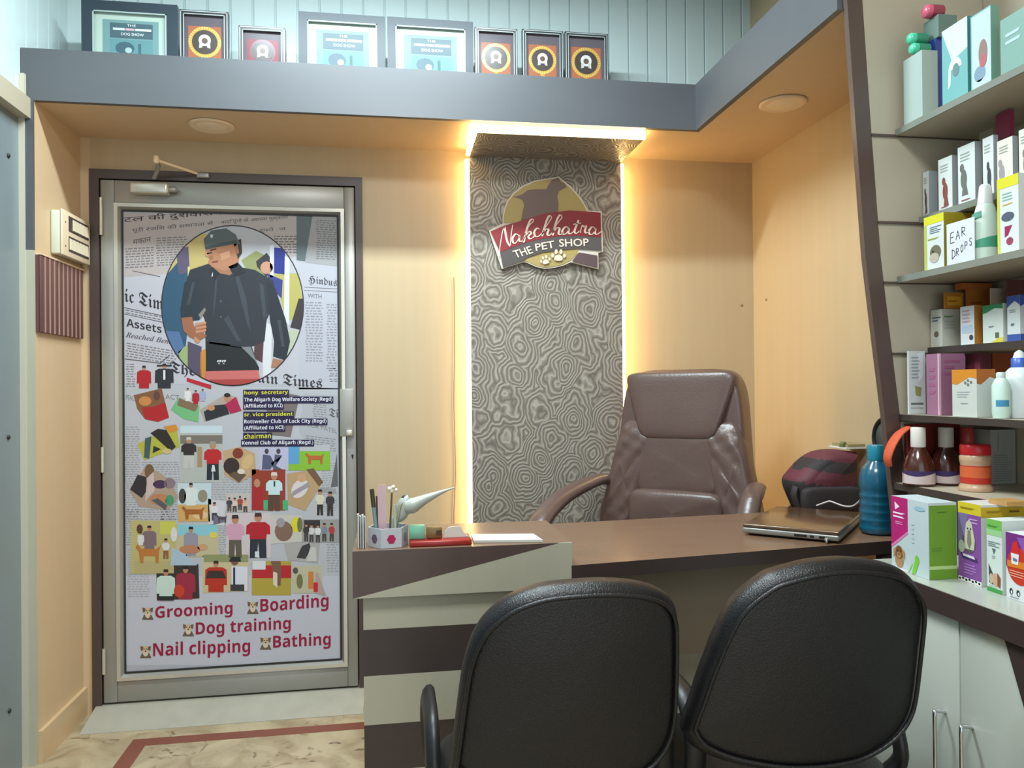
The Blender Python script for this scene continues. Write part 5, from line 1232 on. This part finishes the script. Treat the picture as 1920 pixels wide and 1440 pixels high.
# oval portrait -------------------------------------------------------
EX, EY, RX, RY = 436, 573, 132, 149
ELL = [(EX+RX*math.cos(2*math.pi*i/56), EY+RY*math.sin(2*math.pi*i/56)) for i in range(56)]
def clip(poly):
    out = poly
    for i in range(56):
        a, b = ELL[i], ELL[(i+1) % 56]; inp = out; out = []
        side = lambda p: (b[0]-a[0])*(p[1]-a[1])-(b[1]-a[1])*(p[0]-a[0])
        for j in range(len(inp)):
            p, q = inp[j], inp[(j+1) % len(inp)]; sp_, sq = side(p), side(q)
            if sp_ >= 0: out.append(p)
            if (sp_ >= 0) != (sq >= 0):
                t = sp_/(sp_-sq); out.append((p[0]+(q[0]-p[0])*t, p[1]+(q[1]-p[1])*t))
        if not out: return []
    return out
def area2(p): return sum(p[i][0]*p[(i+1) % len(p)][1]-p[(i+1) % len(p)][0]*p[i][1] for i in range(len(p)))
def op(pts, col, k):
    c = clip(pts)
    if len(c) > 2: pp(c if area2(c) < 0 else c[::-1], col, k)
oval(EX, EY, RX+2.2, RY+2.2, (54, 52, 58), 5, 56); oval(EX, EY, RX, RY, (178, 178, 184), 6, 56)
k = 7
op([(300, 480), (352, 430), (392, 440), (396, 505), (350, 520), (352, 545), (330, 560)], (186, 166, 108), k); op([(300, 530), (352, 470), (354, 600), (340, 720), (290, 700)], (52, 84, 108), k+1)
op([(330, 470), (353, 462), (356, 510), (335, 515)], (92, 84, 108), k+2); op([(352, 500), (356, 500), (356, 525), (352, 525)], (200, 196, 130), k+3)
op([(305, 620), (336, 622), (345, 650), (330, 670), (312, 650)], (84, 110, 150), k+2); op([(334, 660), (358, 640), (356, 690), (345, 700)], (150, 166, 112), k+2); op([(352, 640), (378, 650), (378, 730), (352, 720)], (84, 76, 96), k+3); op([(376, 660), (390, 650), (390, 740), (374, 735)], (190, 130, 60), k+3)
op([(452, 488), (480, 470), (500, 480), (510, 520), (470, 520)], (140, 144, 96), k)
op([(480, 490), (500, 474), (512, 490), (500, 520), (482, 500)], (58, 56, 62), k+1); oval(500, 502, 12, 12, (190, 140, 116), k+2, 12)
op([(514, 464), (534, 466), (536, 515), (514, 512)], (48, 54, 132), k+1); op([(506, 460), (514, 460), (512, 520), (506, 520)], (206, 206, 214), k+2); op([(534, 480), (543, 485), (542, 610), (532, 600)], (206, 206, 214), k+2)
op([(514, 514), (560, 512), (572, 600), (536, 600)], (176, 166, 96), k+1); op([(560, 560), (575, 560), (570, 620), (544, 614)], (62, 56, 58), k+2); op([(500, 512), (530, 525), (528, 560), (510, 540)], (60, 66, 130), k+2)
op([(490, 600), (510, 610), (508, 720), (494, 720)], (206, 206, 210), k+1); op([(478, 610), (496, 615), (492, 680), (476, 672)], (84, 60, 62), k+2); op([(540, 620), (560, 620), (548, 680), (538, 690)], (176, 182, 160), k+1)
SH = (52, 56, 62)
op([(356, 506), (392, 494), (412, 508), (446, 500), (478, 506), (512, 526), (520, 556), (500, 600), (496, 640), (472, 650), (480, 672), (386, 668), (384, 600), (372, 570), (346, 560), (350, 525)], SH, k+4)
op([(346, 530), (372, 520), (380, 580), (374, 600), (340, 604), (338, 580)], (46, 54, 62), k+5)
op([(500, 524), (516, 540), (536, 600), (544, 640), (536, 676), (512, 668), (514, 640), (506, 600)], (46, 50, 58), k+5)
op([(386, 640), (470, 650), (486, 690), (484, 700), (386, 696)], (40, 42, 46), k+6); op([(452, 650), (470, 650), (486, 690), (478, 676)], (120, 124, 126), k+7)
op([(392, 486), (446, 490), (450, 506), (430, 516), (410, 512), (396, 500)], (158, 112, 84), k+6)     # neck
op([(384, 462), (398, 458), (440, 452), (450, 476), (446, 500), (420, 508), (402, 502), (390, 494), (392, 484), (387, 478)], (172, 122, 94), k+7)   # face, looking down left
op([(400, 462), (440, 452), (448, 470), (430, 480), (404, 474)], (160, 112, 86), k+8)
op([(388, 474), (398, 472), (397, 475), (388, 477)], (66, 46, 40), k+9); op([(397, 490), (410, 488), (408, 492), (398, 493)], (128, 70, 62), k+9); op([(385, 470), (391, 474), (390, 482), (385, 480)], (186, 136, 106), k+9)
op([(440, 462), (446, 458), (448, 474), (442, 478)], (150, 100, 76), k+9)
op([(436, 452), (452, 448), (454, 474), (446, 486), (442, 470)], (60, 52, 50), k+8)
op([(384, 464), (382, 448), (396, 432), (424, 428), (442, 440), (450, 458), (430, 456), (400, 462)], (88, 96, 98), k+10)   # cap
op([(384, 464), (402, 458), (442, 450), (446, 456), (404, 464), (386, 468)], (70, 78, 80), k+11); op([(394, 440), (400, 440), (398, 446), (395, 446)], (196, 204, 204), k+12)
op([(340, 596), (360, 594), (364, 612), (384, 604), (388, 614), (380, 622), (388, 630), (372, 640), (356, 632), (344, 620)], (150, 98, 72), k+8)   # holding hand
for y in (606, 613, 620): op([(366, y), (386, y-3), (387, y+1), (368, y+5)], (186, 132, 104), k+9)
op([(364, 630), (372, 636), (376, 640), (370, 644), (364, 638)], (186, 132, 104), k+9)
op([(372, 590), (384, 576), (386, 582), (376, 598)], (128, 124, 116), k+10); op([(512, 672), (532, 676), (524, 690), (508, 688)], (162, 116, 92), k+9)
for y0 in (563, 592): oval(414, y0+2, 1.5, 1.5, (110, 114, 118), k+7, 8)
pp([(397, 515), (399, 510), (399, 518), (397, 519)], (206, 206, 206), k+9)
word('gg', 406, 684, 424, 684, 9, (206, 206, 206), k+9, .02)
op([(385, 696), (484, 694), (494, 740), (380, 740)], (190, 104, 100), k+10); op([(392, 712), (486, 710), (486, 740), (392, 740)], (160, 66, 62), k+11)

for pts_ in ([(404, 520), (408, 520), (404, 570), (398, 600)], [(440, 516), (446, 512), (462, 560), (470, 620), (464, 610)], [(420, 600), (428, 590), (452, 640), (444, 640)], [(486, 530), (494, 534), (500, 590), (494, 600)], [(360, 530), (366, 528), (356, 570), (350, 572)], [(520, 600), (526, 600), (534, 650), (528, 650)], [(392, 640), (470, 652), (470, 655), (392, 644)]):
    op(pts_, (66, 71, 78), k+6)
op([(428, 500), (446, 492), (462, 510), (440, 520)], (44, 47, 53), k+7); op([(398, 500), (412, 512), (404, 526), (392, 508)], (44, 47, 53), k+7)
op([(394, 468), (406, 465), (405, 468), (394, 471)], (70, 48, 42), k+9); op([(412, 476), (430, 470), (432, 482), (416, 488)], (190, 140, 110), k+9); op([(392, 482), (398, 478), (400, 486), (394, 487)], (150, 100, 78), k+9)
# club lines
KK = 12
def clubline(s_, y, x1, col, x0=458, h=8.5, col2=(40, 32, 66)):
    pp([(x0-2, y-h-1), (x0-2, y+3), (x1+2, y+3), (x1+2, y-h-1)], col2, KK); word(heavy(s_), x0, y+2, x1, y+.5, h+1, col, KK+2)
YL = (206, 200, 60); WT = (214, 212, 220)
clubline('hony. secretary', 740, 540, YL); clubline('The Aligarh Dog Welfare Society (Regd)', 753, 623, WT); clubline('(Affiliated to KCI)', 765, 530, WT)
clubline('sr. vice president', 781, 549, YL); clubline('Rottweiler Club of Lock City (Regd)', 794, 612, WT); clubline('(Affiliated to KCI)', 806, 533, WT)
clubline('chairman', 821, 508, YL); clubline('Kennel Club of Aligarh (Regd.)', 834, 587, WT, 454)

# the pasted photographs
SK = (176, 126, 100)
def fig(x, y, h, w_, shirt, pants=None, k=8, hair=(44, 36, 34), skin=SK, bodyf=.5):
    hh = h*.2; oval(x, y+hh*.5, hh*.42, hh*.52, skin, k+1, 10); pp([(x-hh*.42, y+hh*.4), (x+hh*.42, y+hh*.4), (x+hh*.34, y-.5), (x-hh*.34, y-.5)], hair, k+2)
    b0, b1 = y+hh, y+h*(bodyf+.08 if pants else 1)
    pp([(x-w_*.30, b0), (x-w_*.5, b0+h*.08), (x-w_*.52, b0+(b1-b0)*.72), (x-w_*.36, b0+(b1-b0)*.72), (x-w_*.36, b1), (x+w_*.36, b1), (x+w_*.36, b0+(b1-b0)*.72), (x+w_*.52, b0+(b1-b0)*.72), (x+w_*.5, b0+h*.08), (x+w_*.30, b0)], shirt, k)
    if pants:
        pp([(x-w_*.34, b1), (x-w_*.36, y+h), (x-w_*.06, y+h), (x, b1+h*.08), (x+w_*.06, y+h), (x+w_*.36, y+h), (x+w_*.34, b1)], pants, k)
def dog(x, y, w_, h, col, k=9, flip=1):
    pp([(x-flip*w_*.5, y+h*.1), (x-flip*w_*.42, y-h*.05), (x-flip*w_*.28, y+h*.2), (x+flip*w_*.32, y+h*.22), (x+flip*w_*.5, y+h*.0), (x+flip*w_*.42, y+h*.35), (x+flip*w_*.40, y+h), (x+flip*w_*.30, y+h), (x+flip*w_*.26, y+h*.6), (x-flip*w_*.18, y+h*.6), (x-flip*w_*.2, y+h), (x-flip*w_*.32, y+h), (x-flip*w_*.36, y+h*.4)][::flip], col, k)
def snap(pts, col, k=5): pp(pts, col, k)
fig(270, 686, 42, 26, (168, 36, 44)); fig(308, 682, 46, 34, (48, 48, 56)); pp([(294, 684), (294, 687), (322, 687), (322, 684)], (52, 52, 56), 11); pp([(306, 694), (306, 712), (310, 712), (310, 694)], (206, 206, 206), 11)
snap([(251, 741), (257, 766), (272, 786), (296, 791), (317, 783), (303, 728)], (126, 84, 60)); pp([(266, 764), (272, 786), (296, 791), (317, 783), (310, 755), (290, 762)], (166, 38, 42), 6); oval(272, 752, 12, 9, (188, 126, 70), 7); oval(294, 742, 6, 9, (96, 66, 56), 7)
pp([(350, 708), (396, 722), (396, 730), (350, 715)], (176, 36, 50), 6)
snap([(334, 746), (320, 768), (345, 786), (372, 792), (374, 760)], (110, 170, 118)); pp([(336, 746), (332, 760), (366, 772), (372, 760)], (120, 100, 76), 6); fig(352, 728, 24, 12, (208, 208, 204), k=7); fig(367, 732, 26, 13, (166, 36, 46), k=7); fig(380, 730, 22, 12, (150, 160, 190), k=7)
snap([(375, 768), (384, 791), (450, 770), (446, 746), (425, 738)], (166, 150, 142)); pp([(382, 772), (386, 790), (430, 776), (424, 758), (402, 760)], (44, 46, 52), 6); pp([(422, 758), (432, 776), (453, 770), (442, 744)], (164, 36, 76), 7); oval(427, 746, 7, 8, SK, 8); oval(426, 741, 6, 4, (44, 36, 36), 9); oval(396, 765, 7, 5, (186, 130, 90), 7)
snap([(258, 832), (270, 863), (337, 838), (330, 797)], (168, 166, 62)); pp([(282, 812), (320, 846), (330, 838), (312, 806), (296, 804)], (46, 42, 40), 6); pp([(272, 822), (270, 858), (280, 860), (284, 818)], (64, 84, 90), 7); pp([(306, 800), (320, 812), (334, 806), (330, 796)], (196, 130, 50), 7); oval(313, 846, 9, 5, (190, 170, 120), 8); pp([(288, 836), (286, 850), (302, 842)], (46, 42, 40), 7)
snap([(337, 798), (337, 905), (418, 905), (418, 798)], (170, 172, 168)); rect(338, 798, 417, 812, (186, 200, 208), 6); rect(338, 816, 417, 832, (116, 108, 100), 6); fig(354, 820, 58, 28, (52, 46, 46), (182, 180, 176), 7, (190, 180, 170)); fig(399, 828, 72, 32, (178, 38, 42), (40, 46, 54), 7, (150, 140, 126)); rect(370, 838, 379, 876, (160, 130, 100), 7); pp([(398, 872), (396, 884), (404, 884), (402, 872)], (206, 206, 206), 12)
snap([(418, 845), (420, 890), (446, 906), (480, 888), (478, 850), (450, 838)], (182, 150, 116)); oval(434, 874, 15, 16, (56, 44, 42), 6); oval(446, 850, 10, 10, (120, 56, 40), 6); oval(464, 866, 10, 15, (196, 166, 116), 6, 12, .5); pp([(428, 890), (448, 905), (462, 890), (440, 884)], (96, 76, 64), 7); oval(452, 884, 7, 5, (206, 196, 180), 8)
snap([(486, 838), (486, 882), (540, 882), (540, 838)], (178, 176, 198)); 
for x, s in ((500, 1), (522, -1)): oval(x, 846, 4, 5, (70, 62, 70), 8, 10); pp([(x-7, 852), (x-9, 880), (x+7, 880), (x+s*14, 868), (x+7, 854)], (84, 86, 112), 7)
snap([(541, 836), (541, 882), (619, 882), (619, 842)], (128, 176, 54)); rect(562, 834, 619, 846, (176, 176, 182), 6); rect(541, 836, 561, 870, (90, 150, 196), 6); dog(590, 850, 36, 20, (176, 96, 48))
snap([(472, 880), (472, 957), (535, 957), (535, 880)], (140, 58, 42)); pp([(473, 914), (473, 956), (496, 956), (492, 914)], (160, 40, 46), 6); oval(482, 906, 6, 8, SK, 7); fig(514, 886, 72, 30, (190, 212, 214), (84, 66, 52), 7, (206, 200, 190)); rect(513, 902, 516, 912, (40, 50, 70), 12); rect(494, 938, 502, 956, (70, 166, 112), 8); rect(530, 938, 540, 956, (70, 166, 112), 8)
snap([(538, 888), (540, 946), (572, 958), (604, 906), (588, 880)], (176, 146, 108)); oval(562, 916, 14, 20, (204, 196, 196), 6, 14, .6); pp([(574, 880), (588, 878), (606, 904), (598, 912)], (110, 84, 62), 7); oval(566, 896, 9, 8, (190, 150, 116), 7); pp([(548, 922), (546, 932), (580, 912), (578, 904)], (150, 140, 150), 8)
fig(600, 918, 48, 16, (204, 198, 176), (52, 46, 44)); fig(619, 922, 45, 16, (60, 58, 62), (56, 52, 54)); pp([(600, 914), (600, 922), (630, 924), (630, 916)], (150, 148, 150), 6)
snap([(242, 918), (262, 950), (316, 956), (334, 934), (320, 900), (275, 872)], (164, 142, 124)); pp([(244, 918), (266, 934), (276, 918), (274, 894), (258, 890)], (52, 46, 50), 6); oval(280, 884, 9, 14, (110, 84, 62), 6); pp([(276, 896), (272, 940), (290, 920), (288, 884)], (190, 170, 166), 7); oval(300, 908, 13, 8, (70, 50, 80), 7); oval(318, 906, 11, 10, (130, 110, 116), 7); oval(298, 936, 18, 10, (176, 120, 84), 7); oval(318, 938, 8, 10, (70, 140, 104), 7); pp([(284, 938), (310, 956), (314, 948), (296, 934)], (86, 84, 88), 8)
snap([(333, 906), (334, 946), (396, 946), (396, 906)], (184, 200, 206)); fig(358, 906, 42, 24, (206, 210, 208), k=7); oval(342, 930, 7, 14, (70, 64, 62), 7); oval(380, 930, 9, 12, (140, 130, 110), 7)
snap([(333, 946), (334, 978), (394, 978), (392, 946)], (196, 156, 96)); dog(362, 950, 44, 24, (156, 92, 40), 7); oval(376, 966, 14, 8, (210, 180, 140), 6)
snap([(390, 935), (391, 982), (420, 986), (424, 940)], (196, 194, 200)); fig(402, 942, 34, 14, (206, 204, 210), (60, 56, 70), 7); pp([(400, 966), (400, 984), (424, 978), (424, 970)], (110, 104, 124), 9); dog(416, 966, 20, 14, (80, 72, 76), 10)
snap([(424, 926), (424, 960), (470, 960), (470, 926)], (186, 176, 172)); 
for x, c in ((430, (70, 66, 80)), (440, (206, 190, 180)), (450, (160, 70, 60)), (460, (206, 170, 150))): fig(x, 932+rr.uniform(-2, 3), 26, 11, c, (80, 70, 70), 7)
snap([(424, 962), (424, 1046), (508, 1046), (508, 962)], (196, 184, 186)); fig(441, 966, 80, 34, (198, 150, 172), (90, 84, 70), 7, (60, 40, 40)); fig(484, 962, 84, 44, (170, 34, 44), (44, 48, 58), 7, (70, 44, 40)); rect(478, 1034, 486, 1045, (206, 206, 212), 11)
snap([(508, 966), (508, 1020), (566, 1016), (566, 966)], (190, 184, 176)); oval(532, 996, 17, 19, (124, 96, 84), 6); oval(526, 980, 8, 9, (150, 140, 150), 7); oval(554, 984, 8, 15, (206, 196, 50), 6); oval(562, 984, 5, 14, (110, 108, 70), 7)
snap([(566, 974), (566, 1016), (636, 1018), (636, 974)], (150, 146, 142)); rect(570, 975, 600, 990, (56, 52, 54), 6); 
for x, c in ((574, (60, 56, 58)), (584, (200, 196, 196)), (596, (206, 206, 206)), (608, (120, 130, 150)), (622, (166, 60, 60))): fig(x, 982+rr.uniform(-2, 2), 34, 11, c, (70, 66, 66), 8)
snap([(532, 1018), (540, 1050), (596, 1056), (600, 1018)], (166, 160, 156)); pp([(556, 1046), (566, 1024), (580, 1018), (584, 1030), (572, 1048)], (60, 58, 60), 6); pp([(574, 1052), (582, 1026), (592, 1026), (594, 1052)], (190, 186, 182), 7)
snap([(245, 976), (246, 1076), (330, 1076), (330, 976)], (178, 168, 110)); rect(300, 978, 330, 1002, (190, 186, 84), 6); oval(262, 992, 6, 9, (90, 60, 50), 6); fig(280, 986, 48, 26, (120, 100, 104), k=7); dog(278, 1022, 48, 34, (176, 112, 56), 9); fig(311, 1010, 38, 14, (206, 200, 204), (140, 90, 60), 8); rect(252, 1052, 326, 1075, (172, 160, 112), 6); fig(264, 998, 24, 12, (206, 204, 204), k=8)
snap([(330, 984), (330, 1044), (410, 1044), (410, 984)], (184, 172, 140)); rect(334, 984, 408, 1004, (130, 186, 198), 6); fig(358, 988, 54, 26, (140, 138, 150), k=7); oval(356, 1030, 20, 8, (176, 120, 90), 9); oval(380, 1026, 10, 6, (190, 150, 110), 9); pp([(322, 1026), (320, 1060), (370, 1060), (350, 1040)], (160, 180, 196), 7); oval(326, 1002, 6, 14, (206, 200, 200), 8); oval(400, 1003, 8, 6, (206, 190, 90), 8)
snap([(293, 1060), (294, 1126), (374, 1122), (372, 1058)], (58, 48, 44)); fig(311, 1068, 58, 34, (190, 208, 198), k=7, bodyf=1); fig(348, 1062, 62, 36, (150, 44, 64), k=7); oval(336, 1108, 10, 12, (190, 60, 40), 9); rect(298, 1118, 326, 1126, (40, 44, 40), 12)
snap([(380, 1042), (380, 1112), (466, 1108), (466, 1042)], (192, 176, 140)); rect(382, 1040, 465, 1054, (136, 140, 96), 6); fig(405, 1052, 58, 40, (176, 50, 34), k=7); pp([(390, 1070), (386, 1084), (424, 1084), (418, 1070)], (60, 46, 46), 10); rect(434, 1062, 464, 1108, (206, 206, 216), 7); rect(437, 1064, 441, 1098, (44, 56, 72), 8); rect(432, 1096, 458, 1108, (60, 56, 60), 9); oval(440, 1053, 7, 7, (120, 80, 66), 8); pp([(430, 1050), (430, 1053), (452, 1053), (450, 1044), (434, 1044)], (40, 40, 44), 9)
snap([(472, 1052), (472, 1116), (546, 1116), (546, 1052)], (170, 150, 62)); rect(473, 1060, 546, 1084, (176, 40, 48), 6); rect(473, 1052, 498, 1068, (206, 206, 210), 7); pp([(508, 1052), (512, 1074), (514, 1098), (526, 1098), (528, 1070), (526, 1052)], (120, 84, 66), 8); pp([(512, 1072), (512, 1096), (520, 1102), (520, 1074)], (206, 196, 180), 9)
snap([(546, 1062), (548, 1112), (606, 1112), (602, 1060)], (182, 176, 150)); oval(562, 1090, 6, 14, (110, 110, 70), 6); rect(578, 1072, 588, 1104, (196, 120, 60), 6); rect(588, 1092, 596, 1110, (190, 40, 50), 7); pp([(596, 1074), (612, 1118), (590, 1112), (592, 1074)], (170, 150, 146), 6); oval(554, 1070, 5, 6, (84, 80, 76), 7)

# service lines
RED_ = (146, 24, 58)
def service(s_, x0, y0, x1, y1, h):
    word(heavy(s_), x0, y0+(6 if 'g' in s_ else 0), x1, y1+(6 if 'g' in s_ else 0), h+6, RED_, 6)
    x, y = x0-14, y0-1          # little sitting dog
    pp([(x-11, y+3), (x-7, y-6), (x+7, y-6), (x+11, y+3)], (104, 88, 76), 5); oval(x, y-12, 7, 8, (196, 172, 140), 6, 12); oval(x, y-6, 5, 6, (206, 190, 160), 7, 10)
    for s2 in (-1, 1): pp([(x+s2*4, y-18), (x+s2*10, y-20), (x+s2*9, y-11), (x+s2*5, y-12)][::s2], (110, 84, 64), 7); oval(x+s2*2.6, y-14, 1.1, 1.2, (40, 34, 30), 8, 8)
    oval(x, y-10, 1.6, 1.3, (40, 34, 30), 9, 8)
service('Grooming', 291, 1160, 436, 1151, 24); service('Boarding', 488, 1149, 616, 1139, 27); service('Dog training', 367, 1191, 545, 1180, 25); service('Nail clipping', 287, 1232, 469, 1224, 27); service('Bathing', 512, 1216, 620, 1210, 25)
obj('poster', pm, door)
